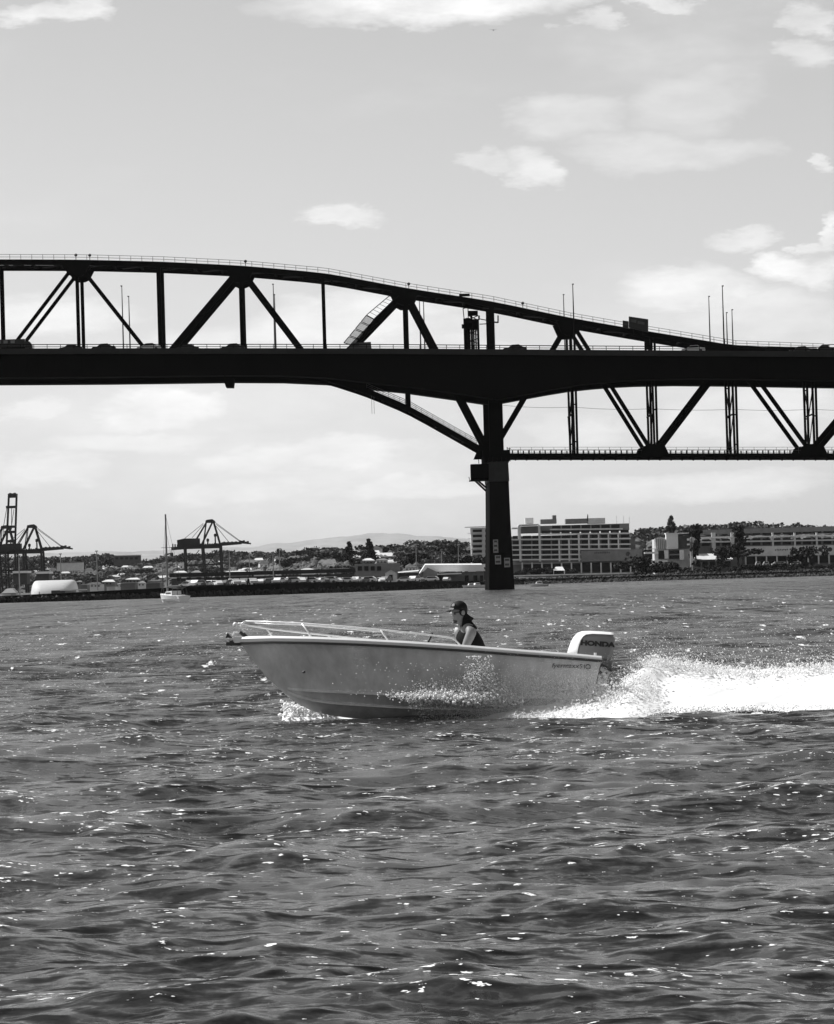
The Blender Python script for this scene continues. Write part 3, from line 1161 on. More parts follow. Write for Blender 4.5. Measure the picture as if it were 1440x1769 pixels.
# ---- traffic
def make_car(name, body_mat, style):
    r = empty(name, (0, 0, 0), 'x', 'car')
    prof = {'car': [(-2.15, .35), (-2.2, .62), (-1.95, .82), (-1.15, .92), (-.55, 1.38), (.75, 1.42), (1.45, .98), (2.1, .9), (2.2, .6), (2.15, .35)],
            'ute': [(-2.4, .4), (-2.45, .75), (-1.4, 1.0), (-.8, 1.62), (.55, 1.66), (.75, 1.1), (2.4, 1.08), (2.42, .5)],
            'van': [(-2.3, .35), (-2.35, .8), (-1.7, 1.05), (-1.1, 1.75), (2.2, 1.85), (2.3, .5)]}[style]
    m = MB()
    m.prism([Vector((x, -.86, z)) for x, z in prof], (0, 1.72, 0))
    m.build('body', body_mat, r)
    m = MB()
    gz = {'car': [(-1.0, .96), (-.52, 1.31), (.7, 1.35), (1.25, 1.0)], 'ute': [(-1.25, 1.06), (-.78, 1.54), (.48, 1.57), (.6, 1.12)], 'van': [(-1.5, 1.15), (-1.05, 1.65), (.0, 1.7), (.0, 1.2)]}[style]
    m.prism([Vector((x, -.875, z)) for x, z in gz], (0, 1.75, 0))
    m.build('window', M['glass'], r)
    for (x, y) in ((-1.35, -.8), (1.35, -.8), (-1.35, .8), (1.35, .8)):
        m = MB()
        m.tube([(x, y - .1, .32), (x, y + .1, .32)], .32, 12)
        m.build('wheel', M['rubber'], r)
    if style == 'ute':
        m = MB()
        for (p, q) in (((.8, 0, 1.1), (.8, 0, 1.75)), ((2.2, 0, 1.1), (2.2, 0, 1.75)), ((-.6, 0, 1.75), (2.3, 0, 1.75))):
            for y in (-.7, .7):
                m.beam(Vector(p) + Vector((0, y, 0)), Vector(q) + Vector((0, y, 0)), .07, .07)
        m.build('ladder_rack', M['steel'], r)
    return r


dark_car = make_car('parked', M['black'], 'car')
dark_car.name = 'car'
white_car = make_car('car', M['lightgrey'], 'car')
van = make_car('van', M['darkgrey'], 'van')
ute = make_car('pickup_truck', M['black'], 'ute')
used = set()
for (proto, px, Yv, lb) in ((dark_car, 122, 692, 'dark car on the bridge just left of the doubled truss post'),
                            (dark_car, 179, 690, 'dark car on the bridge between the doubled truss post and two lamp posts'),
                            (white_car, 257, 689, 'pale car on the bridge where a thin diagonal comes down'),
                            (dark_car, 323, 692, 'dark low car on the bridge just right of the thick diagonal at left'),
                            (dark_car, 402, 690, 'dark car on the bridge just left of the fourth truss post'),
                            (van, 620, 693, 'dark van on the bridge under the stair with mesh panels'),
                            (dark_car, 889, 690, 'dark car on the bridge just right of the pier post'),
                            (white_car, 1197, 689, 'pale car on the bridge left of the cluster of lamp posts'),
                            (dark_car, 1383, 690, 'dark car on the bridge, last but one before the right edge'),
                            (ute, 1425, 690, 'dark pickup truck with a ladder rack at the right end of the bridge')):
    c = proto if proto not in used else copy_tree(proto)
    used.add(proto)
    t = at(px, interp(TOPY, px), Yv)
    z = at(px, interp(TOPY, px), YG).z - .25
    c.location = (t.x, Yv, z)
    tag(c, lb, 'van' if proto is van else ('pickup' if proto is ute else 'car'), 'vehicles driving over the bridge')
tr = empty('truck', (at(20, 600, 690).x, 690, at(20, 602, YG).z - .25), 'dark box truck driving at the left end of the bridge', 'truck', 'vehicles driving over the bridge')
bx = tr.location
m = MB()
m.box((bx.x - 1.2, 690, bx.z + 1.45), (7.4, 2.3, 1.5))
m.build('cargo_box', M['black'], tr)
m = MB()
for k_ in range(4):
    m.box((bx.x - 3.6 + k_ * 1.3, 688.83, bx.z + 1.75), (.75, .03, .55))
m.build('side_print', M['midgrey'], tr)
m = MB()
m.box((bx.x - .8, 690, bx.z + .55), (8.6, 2.0, .28))
m.build('chassis', M['steel'], tr)
m = MB()
m.prism([Vector((bx.x + x, 688.9, bx.z + z)) for x, z in ((2.55, .5), (2.55, 1.75), (3.3, 1.75), (3.75, 1.15), (3.8, .5))], (0, 2.2, 0))
m.build('cab', M['black'], tr)
for dx in (-3.4, -2.2, 2.9):
    for dy in (-.95, .95):
        m = MB()
        m.tube([(bx.x + dx, 690 + dy - .12, bx.z + .42), (bx.x + dx, 690 + dy + .12, bx.z + .42)], .42, 12)
        m.build('wheel', M['rubber'], tr)

# ================================================================== MOTORBOAT
HEEL = math.tan(R(4.3))          # the near side is lifted a little in the turn
boat = empty('motorboat', (0.3, BOAT_Y, 0.0), 'pale open runabout speeding to the left with one man at the wheel', 'boat')


def B(px, py, y=0.0):
    """measured point of the boat; y = offset across the boat (negative = near side)"""
    p = at(px, py, BOAT_Y + y)
    return p


GUN = [(414, 1107.5), (470, 1106), (540, 1107), (620, 1110), (700, 1114), (797, 1120), (900, 1128), (1000, 1135), (1039, 1138.5)]
CHI = [(478, 1186), (510, 1191), (560, 1194), (620, 1196.5), (685, 1200), (780, 1202), (900, 1204), (1000, 1206), (1022, 1207)]
KEE = [(478, 1186), (492, 1200), (512, 1215), (540, 1229), (570, 1236), (600, 1240), (700, 1247), (850, 1252), (1012, 1256)]
STEM = [(414, 1110), (424, 1124), (437, 1142), (452, 1160), (465, 1174), (478, 1186)]
NU, NV, NW = 46, 12, 7


def beam_s(u):     # half beam at the gunwale
    return 0.96 * (1 - (1 - min(u / 0.62, 1.0)) ** 2.3) * (1.0 - 0.07 * max(0, (u - .7) / .3) ** 2) + 0.03


def beam_c(u):     # half beam at the chine
    return 0.80 * (1 - (1 - min(u / 0.75, 1.0)) ** 1.9) + 0.004


def lin(tab, u):
    px = tab[0][0] + (tab[-1][0] - tab[0][0]) * u
    return px, interp(tab, px)


def uu(i):
    t = i / (NU - 1)
    return t ** 1.25


def gun(u, s=-1, inset=0.0, dz=0.0):
    px, py = lin(GUN, u)
    b = max(beam_s(u) - inset, 0.0)
    p = B(px, py, -beam_s(u))
    return Vector((p.x, BOAT_Y + s * b, p.z - (s * b + beam_s(u)) * HEEL + dz))


def chi(u, s=-1):
    px, py = lin(CHI, u)
    p = B(px, py, -beam_c(u))
    b = beam_c(u)
    return Vector((p.x, BOAT_Y + s * b, p.z - (s * b + b) * HEEL))


def kee(u):
    px, py = lin(KEE, u)
    p = B(px, py, 0)
    return Vector((p.x, BOAT_Y, p.z))


stem3 = [Vector((B(*q).x, BOAT_Y, B(*q).z)) for q in STEM]


def stem_at(v):
    q = v * (len(stem3) - 1)
    i = min(int(q), len(stem3) - 2)
    return stem3[i].lerp(stem3[i + 1], q - i)


def topside(s):
    rows_ = []
    g0, c0 = gun(0, s), chi(0, s)
    for i in range(NU):
        u = uu(i)
        G_, C_ = gun(u, s), chi(u, s)
        row = []
        for j in range(NV):
            v = j / (NV - 1)
            p = G_.lerp(C_, v)
            flare = math.sin(math.pi * v) * (-0.075 * (1 - u) ** 1.2 + 0.035 * u)
            p.y += s * flare * min(1, u * 6)
            p = p + (stem_at(v) - g0.lerp(c0, v)) * (1 - u) ** 5
            row.append(p)
        rows_.append(row)
    return rows_


m = MB()
for s in (-1, 1):
    m.loft(topside(s), closed=False, caps=False)
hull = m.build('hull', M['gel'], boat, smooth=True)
m = MB()
for s in (-1, 1):
    rr_ = []
    for i in range(NU):
        u = uu(i)
        C_, K_ = chi(u, s), kee(u)
        rr_.append([C_.lerp(K_, w / (NW - 1)) + Vector((0, s * 0.05 * math.sin(math.pi * w / (NW - 1)) * min(1, u * 3), -0.0)) for w in range(NW)])
    m.loft(rr_, closed=False, caps=False)
m.build('hull_bottom', M['gel'], boat, smooth=True)
# spray rails: chine strip and a lower strake
for (f, name) in ((0.0, 'chine_rail'), (0.45, 'spray_rail')):
    for s in (-1, 1):
        m = MB()
        rr_ = []
        for i in range(3, NU):
            u = uu(i)
            if f and u > .75:
                continue
            C_, K_ = chi(u, s), kee(u)
            p = C_.lerp(K_, f) + Vector((0, s * .05 * math.sin(math.pi * f), 0))
            w_ = 0.035 * min(1, u * 8)
            rr_.append([p + Vector((0, 0, .018)), p + Vector((0, s * w_, -0.004)), p + Vector((0, s * w_, -.02)), p + Vector((0, -s * .01, -.02))])
        m.loft(rr_)
        m.build(name, M['gel'], boat)
# transom, raked forward towards the water
m = MB()
tl = topside(-1)[-1]
tr_ = topside(1)[-1]
kb = kee(1.0)
m.add(tl + [kb] + tr_[::-1], [tuple(range(2 * NV + 1))])
m.build('transom', M['gel'], boat)
# foredeck and cockpit lining
m = MB()
rr_ = []
for i in range(NU):
    u = uu(i)
    if u > .46:
        break
    rr_.append([gun(u, -1).lerp(gun(u, 1), k_ / 8) + Vector((0, 0, .004 + .05 * math.sin(math.pi * k_ / 8) * beam_s(u))) for k_ in range(9)])
m.loft(rr_, closed=False, caps=False)
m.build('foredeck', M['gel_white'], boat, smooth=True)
m = MB()
rr_ = []
for i in range(NU):
    u = uu(i)
    if u < .43:
        continue
    a_, b_ = gun(u, -1, .10), gun(u, 1, .10)
    fl, fr = chi(u, -1), chi(u, 1)
    rr_.append([gun(u, -1), a_, fl + Vector((0, .12, .10)), fr + Vector((0, -.12, .10)), b_, gun(u, 1)])
m.loft(rr_, closed=False, caps=False)
m.build('cockpit_liner', M['gel_white'], boat)
# gunwale cap (white) and the dark rubber rub rail under it
for s in (-1, 1):
    m, m2, m3 = MB(), MB(), MB()
    r1, r2, r3 = [], [], []
    for i in range(NU):
        u = uu(i)
        g_ = gun(u, s)
        o = Vector((0, s, 0))
        th_ = 0.062 - 0.022 * u
        r1.append([g_ + o * .025 + Vector((0, 0, -.012)), g_ + o * .035 + Vector((0, 0, th_ * .5)), g_ + o * .012 + Vector((0, 0, th_)), g_ - o * .07 + Vector((0, 0, th_)), g_ - o * .085 + Vector((0, 0, -.012))])
        r2.append([g_ + o * .028 + Vector((0, 0, -.046)), g_ + o * .042 + Vector((0, 0, -.040)), g_ + o * .042 + Vector((0, 0, -.016)), g_ + o * .02 + Vector((0, 0, -.013)), g_ - o * .01 + Vector((0, 0, -.03))])
    m.loft(r1)
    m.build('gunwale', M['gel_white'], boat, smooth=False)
    m2.loft(r2)
    m2.build('rub_rail', M['rubber'], boat)
m = MB()
p = gun(0, -1)
m.box((p.x - .01, BOAT_Y, p.z + .02), (.13, .14, .085))
m.build('bow_fitting', M['gel_white'], boat)
m = MB()
m.box((p.x - .09, BOAT_Y, p.z - .035), (.20, .1, .05))
m.beam((p.x - .12, BOAT_Y, p.z + .01), (p.x - .10, BOAT_Y, p.z - .06), .05, .08)
m.build('bow_roller', M['rubber'], boat)
# drain fitting, a dark dot on the topside
q = B(524, 1161, -.62)
m = MB()
m.ball((q.x, q.y + .055, q.z), (.025, .05, .02), 8, 6)
m.build('skin_fitting', M['rubber'], boat)

# ---- bow rails (stainless tube)
TR = 0.0120


def tube_px(pts, off, name, r=TR, parent=boat, material='chrome'):
    mm_ = MB()
    mm_.tube([B(px, py, off(px)) for px, py in pts], r, 8)
    return mm_.build(name, M[material], parent, smooth=True)


def nb(px, k=0.92):
    u = min(max((px - 414) / 625.0, 0), 1)
    return -(beam_s(u) - .05) * k


near = tube_px([(424, 1073), (470, 1074.5), (521, 1077), (590, 1082), (657, 1088), (720, 1094.5), (770, 1100.5), (780, 1102.2), (786, 1105.5), (797, 1117.5)], lambda x: nb(x), 'bow_rail')
tube_px([(521, 1077), (532, 1092), (541.5, 1106)], lambda x: nb(x), 'stanchion', parent=near)
tube_px([(657, 1088), (671, 1108)], lambda x: nb(x), 'stanchion', parent=near)
far_off = lambda x: -nb(x)
far_ = tube_px([(411, 1077.5), (430, 1081), (470, 1087.5), (540, 1095), (600, 1101), (645, 1106), (700, 1113)], far_off, 'bow_rail')
tube_px([(460, 1086), (472, 1103)], far_off, 'stanchion', parent=far_)
tube_px([(566, 1098), (572, 1104), (576, 1109)], far_off, 'stanchion', parent=far_)
mid_rail = tube_px([(440, 1076.5), (480, 1078.5), (520, 1079.5), (590, 1085.5), (657, 1091)], lambda x: nb(x) * .55, 'grab_wire', r=.007, parent=near)
front = tube_px([(424, 1073), (417.5, 1077), (415.5, 1083), (417, 1089), (421, 1093)], lambda x: -.04, 'bow_rail')
tube_px([(421, 1093), (415, 1088), (413.5, 1089)], lambda x: 0.02, 'rail_end', r=.028, parent=front, material='gel_white')
tube_px([(415, 1091), (423, 1099), (428, 1105)], lambda x: -.02, 'rail_foot', r=.03, parent=front, material='rubber')
lam_ = MB()
c = B(406, 1079.5)
lam_.ball((c.x, BOAT_Y, c.z), (.035, .04, .04), 10, 8)
nl = lam_.build('bow_light', M['gel_white'], boat, smooth=True)
m = MB()
m.tube([B(406, 1079.5), B(416, 1078)], .014, 6)
m.build('light_bracket', M['chrome'], nl)
# plough anchor on the roller
anc = MB()
anc.tube([B(412, 1092), B(404, 1092.5), B(401, 1098)], .016, 6)
an = anc.build('anchor_shank', M['chrome'], boat)
m = MB()
a = [B(392, 1094, -.02), B(389.5, 1101.5, -.06), B(401, 1102.5, 0)]
m.prism([B(392.5, 1093.5, -.09), B(389, 1102, -.09), B(401, 1102.5, -.02)], (0, .16, 0.0))
m.build('anchor_fluke', M['rubber'], an)
m = MB()
for (p_, q_) in (((407, 1110), (412, 1106)), ((392, 1106), (400, 1116))):
    m.tube([B(*p_), B(*q_)], .012, 5)
m.build('anchor_chain', M['chrome'], an)

# ---- steering wheel, dash and seats (mostly below the gunwale)
wc = B(737, 1113, .10)
m = MB()
wr = .165
tilt = Euler((0, R(-62), 0)).to_matrix()
pts = [wc + tilt @ Vector((wr * math.cos(a_), wr * math.sin(a_), 0)) for a_ in np.linspace(0, 2 * math.pi, 25)]
m.tube(pts, .016, 8, caps=False)
for a_ in (R(90), R(210), R(330)):
    m.tube([wc, wc + tilt @ Vector((wr * math.cos(a_), wr * math.sin(a_), 0))], .012, 6)
m.build('steering_wheel', M['black'], boat, smooth=True)
m = MB()
m.prism([wc + Vector((-.45, -.35, -.75)), wc + Vector((-.12, -.35, -.75)), wc + Vector((-.08, -.35, -.12)), wc + Vector((-.30, -.35, -.03)), wc + Vector((-.5, -.35, -.08))], (0, .7, 0))
m.build('helm_console', M['gel_white'], boat)
m = MB()
sc_ = B(815, 1150, .1)
m.box((sc_.x + .02, sc_.y, .50), (.46, .5, .28))
m.box((sc_.x + .02, sc_.y, .67), (.46, .5, .08))
m.build('helm_seat', M['gel_white'], boat)
m = MB()
sb_ = B(960, 1150)
m.box((sb_.x, BOAT_Y, .50), (.4, 1.45, .25))
m.build('stern_seat', M['gel_white'], boat)

# ---- boarding platform and bolts at the stern
m = MB()
a, b = B(1036, 1145, -.62), B(1058, 1156.5, -.62)
m.prism([a, b, b + Vector((-.02, 0, -.035)), a + Vector((0, 0, -.05))], (0, .38, 0))
m.build('boarding_platform', M['rubber'], boat)
m = MB()
m.prism([B(1038, 1149, -.6), B(1056, 1158, -.6), B(1049, 1172, -.6), B(1030, 1196, -.6), B(1024, 1205, -.6)], (0, .34, 0))
pod = m.build('transom_pod', M['gel'], boat)
for (px, py, r_) in ((1036, 1162, .035), (1044, 1164, .03), (1039.5, 1171, .022), (1047, 1163, .02)):
    c = B(px, py, -.6)
    m = MB()
    m.ball((c.x, c.y - .005, c.z), (r_, .02, r_ * .8), 8, 6)
    m.build('bolt', M['rubber'] if r_ != .03 else M['chrome'], pod)
m = MB()
c = B(1028, 1132, -.2)
m.tube([c, c + Vector((0, 0, .035))], .02, 8)
m.build('cleat', M['chrome'], boat)

# ---- outboard motor
eng = MB()
prof = [(993, 1134), (995, 1121), (997.5, 1113), (1001, 1105), (1005, 1099), (1011, 1095.5), (1022, 1094), (1040, 1094.5), (1053, 1095.3), (1059, 1097), (1062, 1103), (1061, 1118), (1058, 1133), (1052, 1143), (1000, 1141)]
cen = Vector((B(1024, 1117).x, BOAT_Y, B(1024, 1117).z))
rings = []
for (y_, k_) in ((-.20, .80), (-.185, .90), (-.15, .965), (-.09, 1.0), (.09, 1.0), (.15, .965), (.185, .90), (.20, .80)):
    rings.append([Vector((cen.x + (B(*q).x - cen.x) * k_, BOAT_Y + y_ + .08, cen.z + (B(*q).z - cen.z) * k_)) for q in prof])
eng.loft(rings)
motor = eng.build('outboard_motor', M['cowl'], boat, smooth=False)
# sunlit front and top of the cowling: brightness painted as a white band
band_o = [(977.5, 1135), (981.5, 1121), (985.5, 1110), (990.5, 1100.5), (997, 1093.5), (1005.5, 1090.2), (1020, 1089.8), (1040, 1090.8), (1054, 1092.0), (1063, 1093.3)]
band_i = [(994.5, 1132), (996.5, 1122), (998.5, 1114), (1001.5, 1106), (1005.5, 1099.5), (1011, 1095.8), (1022, 1094.6), (1040, 1095.2), (1053, 1096), (1062, 1096.5)]
m = MB()
rings = []
for (y_, k_) in ((-.212, .55), (-.19, .93), (-.10, 1.0), (.10, 1.0), (.19, .93), (.212, .55)):
    pass
ys = [(-.207, -.06), (-.203, .03), (-.15, .42), (-.09, .78), (-.03, .97), (.03, .97), (.09, .78), (.15, .42), (.203, .03), (.207, -.06)]
for i in range(len(band_o)):
    o_, i_ = B(*band_o[i]), B(*band_i[i])
    ring = []
    for (y_, k_) in ys:
        p_ = i_.lerp(o_, k_)
        ring.append(Vector((p_.x, BOAT_Y + y_ + .08, p_.z)))
    rings.append(ring)
m.loft(rings, closed=True, caps=True)
m.build('cowling_lit_edge', M['cowl_sunlit'], motor, smooth=True)
m = MB()
m.prism([B(1000, 1136, -.08), B(1058, 1142, -.08), B(1050, 1175, -.06), B(1052, 1235, -.04), B(1018, 1235, -.04), B(1012, 1165, -.06)], (0, .3, 0))
m.build('midsection', M['cowl'], motor)
m = MB()
m.prism([B(1000, 1228, -.02), B(1075, 1228, -.02), B(1072, 1232, -.02), B(1000, 1232, -.02)], (0, .22, 0))
c = B(1040, 1250, .08)
m.ball((c.x, c.y, c.z), (.25, .06, .06), 10, 8)
for k_ in range(3):
    a_ = k_ * 2.094
    m.prism([c + Vector((.22, .0, 0)), c + Vector((.24, .13 * math.cos(a_) - .05 * math.sin(a_), .13 * math.sin(a_) + .05 * math.cos(a_))), c + Vector((.27, .13 * math.cos(a_) + .05 * math.sin(a_), .13 * math.sin(a_) - .05 * math.cos(a_)))], (.012, 0, 0))
m.build('gearcase', M['cowl'], motor)


def lettering(text, size, loc, rotz_deg, name, material, parent, stretch=1.0, extrude=.002, bold=0.0, shear=0.0):
    cu = bpy.data.curves.new(name, 'FONT')
    cu.body = text
    cu.size = size
    cu.extrude = extrude
    cu.offset = bold
    cu.shear = shear
    cu.align_x = 'CENTER'
    cu.align_y = 'CENTER'
    tmp = bpy.data.objects.new(name, cu)
    col.objects.link(tmp)
    dg = bpy.context.evaluated_depsgraph_get()
    me = bpy.data.meshes.new_from_object(tmp.evaluated_get(dg))
    me.transform(Matrix.Diagonal((stretch, 1, 1, 1)))
    bpy.data.objects.remove(tmp)
    me.materials.clear()
    me.materials.append(material)
    ob = bpy.data.objects.new(name, me)
    col.objects.link(ob)
    ob.parent = parent
    ob.matrix_local = Matrix.Translation(Vector(loc) - parent_loc(parent)) @ Matrix.Rotation(R(rotz_deg), 4, 'Y') @ Matrix.Rotation(R(90), 4, 'X')
    return ob


c = B(1032, 1112.5, -.125)
lettering('HONDA', .088, (c.x, BOAT_Y - .124, c.z), 5.5, 'cowling_lettering', M['black'], motor, stretch=1.42, bold=.006)


def side_pt(px, py):
    """point of the near topside under the measured pixel"""
    u = (px - 414) / 625.0
    G_, C_ = gun(u, -1), chi(u, -1)
    z = B(px, py, -.9).z
    v = (G_.z - z) / (G_.z - C_.z)
    p_ = G_.lerp(C_, v)
    p_.y += -1 * math.sin(math.pi * v) * (-0.075 * (1 - u) ** 1.2 + 0.035 * u)
    return p_


for (t_, px, py, sz, stx) in (('fyermaxx', 978, 1150, .085, 1.15), ('51', 1009, 1151.5, .082, 1.1), ('O', 1018.5, 1152.3, .098, 1.0)):
    p_ = side_pt(px, py)
    lettering(t_, sz, (p_.x, p_.y - .012, p_.z), 3.0, 'hull_lettering', M['darkgrey'], hull, stretch=stx, extrude=.001, shear=.2 if t_ == 'fyermaxx' else 0)

# ================================================================== PERSON at the wheel
PY = BOAT_Y + .10
person = empty('person', (B(815, 1150).x, PY, .70), 'man in a black sleeveless vest and black cap seated at the wheel, leaning forward', 'person')


def P(px, py, y=0.0):
    q_ = at(px, py, PY)
    return Vector((q_.x, PY + y, q_.z))


def skin_mesh(name, verts, edges, radii, material, parent, sub=2, root=0):
    me = bpy.data.meshes.new(name)
    org = parent_loc(parent)
    me.from_pydata([tuple(Vector(v) - org) for v in verts], edges, [])
    ob = bpy.data.objects.new(name, me)
    col.objects.link(ob)
    md = ob.modifiers.new('skin', 'SKIN')
    md.use_smooth_shade = True
    sk = me.skin_vertices[0].data
    for i, r_ in enumerate(radii):
        sk[i].radius = r_ if isinstance(r_, (tuple, list)) else (r_, r_)
        sk[i].use_root = (i == root)
    sb = ob.modifiers.new('subsurf', 'SUBSURF')
    sb.levels = sb.render_levels = sub
    dg = bpy.context.evaluated_depsgraph_get()
    me2 = bpy.data.meshes.new_from_object(ob.evaluated_get(dg))
    me2.name = name
    bpy.data.objects.remove(ob)
    me2.materials.clear()
    me2.materials.append(material)
    me2.shade_smooth()
    ob = bpy.data.objects.new(name, me2)
    col.objects.link(ob)
    ob.parent = parent
    return ob


V, E, RD = [], [], []


def jv(p_, r_, link=None):
    V.append(Vector(p_))
    RD.append(r_)
    if link is not None:
        E.append((link, len(V) - 1))
    return len(V) - 1


seat_z = .72
pel = jv((P(820, 1150).x, PY, seat_z + .09), (.15, .12))
sp1 = jv(P(818, 1128), (.145, .115), pel)
ch = jv(P(810, 1105), (.16, .125), sp1)
nk0 = jv(P(804, 1086), (.11, .09), ch)
nk1 = jv(P(800, 1078), (.060, .058), nk0)
h0 = jv(P(794.5, 1070.5), (.075, .082), nk1)
h1 = jv(P(792, 1060), (.088, .108), h0)
h2 = jv(P(791.5, 1050), (.088, .105), h1)
h3 = jv(P(792, 1044), (.062, .072), h2)
jaw = jv(P(785.5, 1071.5), (.036, .030), h0)
for s in (-1, 1):
    sh = jv(P(815 if s < 0 else 809, 1090, s * .205), (.080, .078), nk0)
    el_ = jv(P(801, 1121 if s < 0 else 1119, s * .27), (.058, .054), sh)
    wr_ = jv(P(770, 1124, s * .19), (.032, .028), el_)
    pm = jv(P(758, 1119, s * .165), (.040, .020), wr_)
    for f in range(4):
        b0 = jv(P(751.5, 1116 + f * 2.2, s * (.155 + .004 * f)), .0105, pm)
        b1 = jv(P(748.5 + f * .3, 1113.5 + f * 2.6, s * (.125)), .0095, b0)
        jv(P(751 + f * .3, 1112.5 + f * 2.8, s * (.105)), .0085, b1)
    t0 = jv(P(756, 1114, s * .135), .011, pm)
    jv(P(752, 1110.5, s * .13), .0095, t0)
    hp = jv((P(818, 1150).x, PY + s * .10, seat_z + .08), (.095, .09), pel)
    kn = jv((P(818, 1150).x - .43, PY + s * .13, seat_z + .07), (.066, .064), hp)
    an_ = jv((P(818, 1150).x - .52, PY + s * .13, .45), (.042, .042), kn)
    jv((P(818, 1150).x - .70, PY + s * .14, .41), (.045, .032), an_)
body = skin_mesh('body', V, E, RD, M['skin'], person)
# nose and ears belong to the head: small shapes fused onto the body surface
m = MB()
m.loft([[P(783.5, 1056, y_) + Vector((0, 0, 0)) for y_ in (-.012, .012)] + [P(786, 1056, .014), P(786, 1056, -.014)],
        [P(781.8, 1063, y_) for y_ in (-.019, .019)] + [P(786, 1064.5, .02), P(786, 1064.5, -.02)]])
m.ball(P(784.2, 1068.5), (.02, .028, .011), 8, 6)
m.ball(P(783.6, 1075.5), (.022, .026, .018), 8, 6)
m.build('nose_and_lips', M['skin'], body, smooth=True)
for s in (-1, 1):
    m = MB()
    m.ball(P(799.5, 1058.5, s * .092), (.026, .012, .036), 10, 8)
    m.build('ear', M['skin'], body, smooth=True)
# stubble / short hair at the nape
m = MB()
m.ball(P(797, 1057), (.082, .092, .085), 14, 10)
m.build('hair', M['cap'], person, smooth=True)
m = MB()
m.ball(P(788.5, 1072.5), (.055, .07, .040), 12, 8)
m.build('beard', mat('short_beard', 0.06, 0.9, 0.3, 30.0), person, smooth=True)
# sunglasses
m = MB()
m.loft([[P(783.3, 1057.5, y_) for y_ in (-.075, .075)] + [P(783.3, 1062, .07), P(783.3, 1062, -.07)],
        [P(786.5, 1057.0, y_) for y_ in (-.093, .093)] + [P(786.5, 1061.8, .09), P(786.5, 1061.8, -.09)]])
sg2 = m.build('sunglasses', M['black'], person)
m = MB()
for s in (-1, 1):
    m.beam(P(786, 1058, s * .092), P(799, 1057, s * .096), .012, .006)
m.build('temple', M['black'], sg2)
# cap: domed crown, brim and white badge
m = MB()
rings = []
cc = P(792, 1053.5)
for (t, k_) in ((0, 1.0), (.25, .985), (.5, .90), (.75, .70), (.92, .40), (1.0, .08)):
    rings.append([cc + Vector((.122 * k_ * math.cos(a_) + .012 * t, .108 * k_ * math.sin(a_), .128 * t - .045 * math.cos(a_) * 0 - .012 * math.cos(a_) * (1 - t))) for a_ in np.linspace(0, 2 * math.pi, 24, endpoint=False)])
m.loft(rings)
cap_ = m.build('cap', M['cap'], person, smooth=True)
m = MB()
rings = []
for r_ in np.linspace(0, 1, 6):
    rings.append([cc + Vector((-.095 - r_ * .085 * math.cos(a_ * .9), .098 * math.sin(a_) * (1 - .12 * r_), .008 - .034 * r_ + .012 * math.cos(a_))) for a_ in np.linspace(-1.45, 1.45, 13)])
rings2 = [[p_ - Vector((0, 0, .008)) for p_ in r_] for r_ in rings]
m.loft(rings, closed=False, caps=False)
m.loft(rings2[::-1], closed=False, caps=False)
m.build('brim', M['cap'], cap_, smooth=True)
m = MB()
for q in ([(779.5, 1046.5), (781.5, 1043), (784.5, 1041.8), (785, 1045.5), (783.5, 1047), (780.5, 1047.3)], [(776, 1051.5), (777, 1050.2), (783.5, 1050), (784, 1051.8), (781, 1053.2), (776.5, 1053)]):
    m.prism([P(*p_, -.088) for p_ in q], (0, .03, 0))
m.build('badge', M['gel_white'], cap_)
# sleeveless vest over the trunk, stand-up collar folded out at the back
vv = [P(821, 1150), P(817, 1130), P(809, 1106), P(804, 1092), P(801.5, 1083)]
vest = skin_mesh('vest', vv, [(0, 1), (1, 2), (2, 3), (3, 4)], [(.235, .22), (.232, .218), (.225, .205), (.17, .155), (.09, .085)], M['vest'], person)
m = MB()
m.prism([P(797, 1084, -.10), P(799, 1068, -.09), P(804, 1057.5, -.07), P(811, 1063.5, -.05), P(818.5, 1068), P(814.5, 1073, -.04), P(824, 1084, -.09)], (0, .2, 0))
m.build('collar', M['vest'], vest)
for s in (-1, 1):
    m = MB()
    m.ball(P(814 if s < 0 else 809, 1085.5, s * .15), (.075, .06, .045), 12, 8)
    m.build('vest_shoulder', M['vest'], vest, smooth=True)
m = MB()
m.loft([[P(786, 1084, y_) for y_ in (-.035, .035)] + [P(796, 1083, .04), P(796, 1083, -.04)],
        [P(784.4, 1091, y_) for y_ in (-.05, .05)] + [P(797, 1092, .05), P(797, 1092, -.05)],
        [P(785.5, 1099.5, y_) for y_ in (-.02, .02)] + [P(797, 1100, .02), P(797, 1100, -.02)]])
m.build('shirt', M['shirt'], person, smooth=True)
m = MB()
for s in (-1, 1):
    m.tube([(P(818, 1150).x + .03, PY + s * .1, seat_z + .085), (P(818, 1150).x - .2, PY + s * .115, seat_z + .08), (P(818, 1150).x - .40, PY + s * .13, seat_z + .075)], [.115, .105, .085], 12)
m.build('shorts', M['shoe'], person, smooth=True)

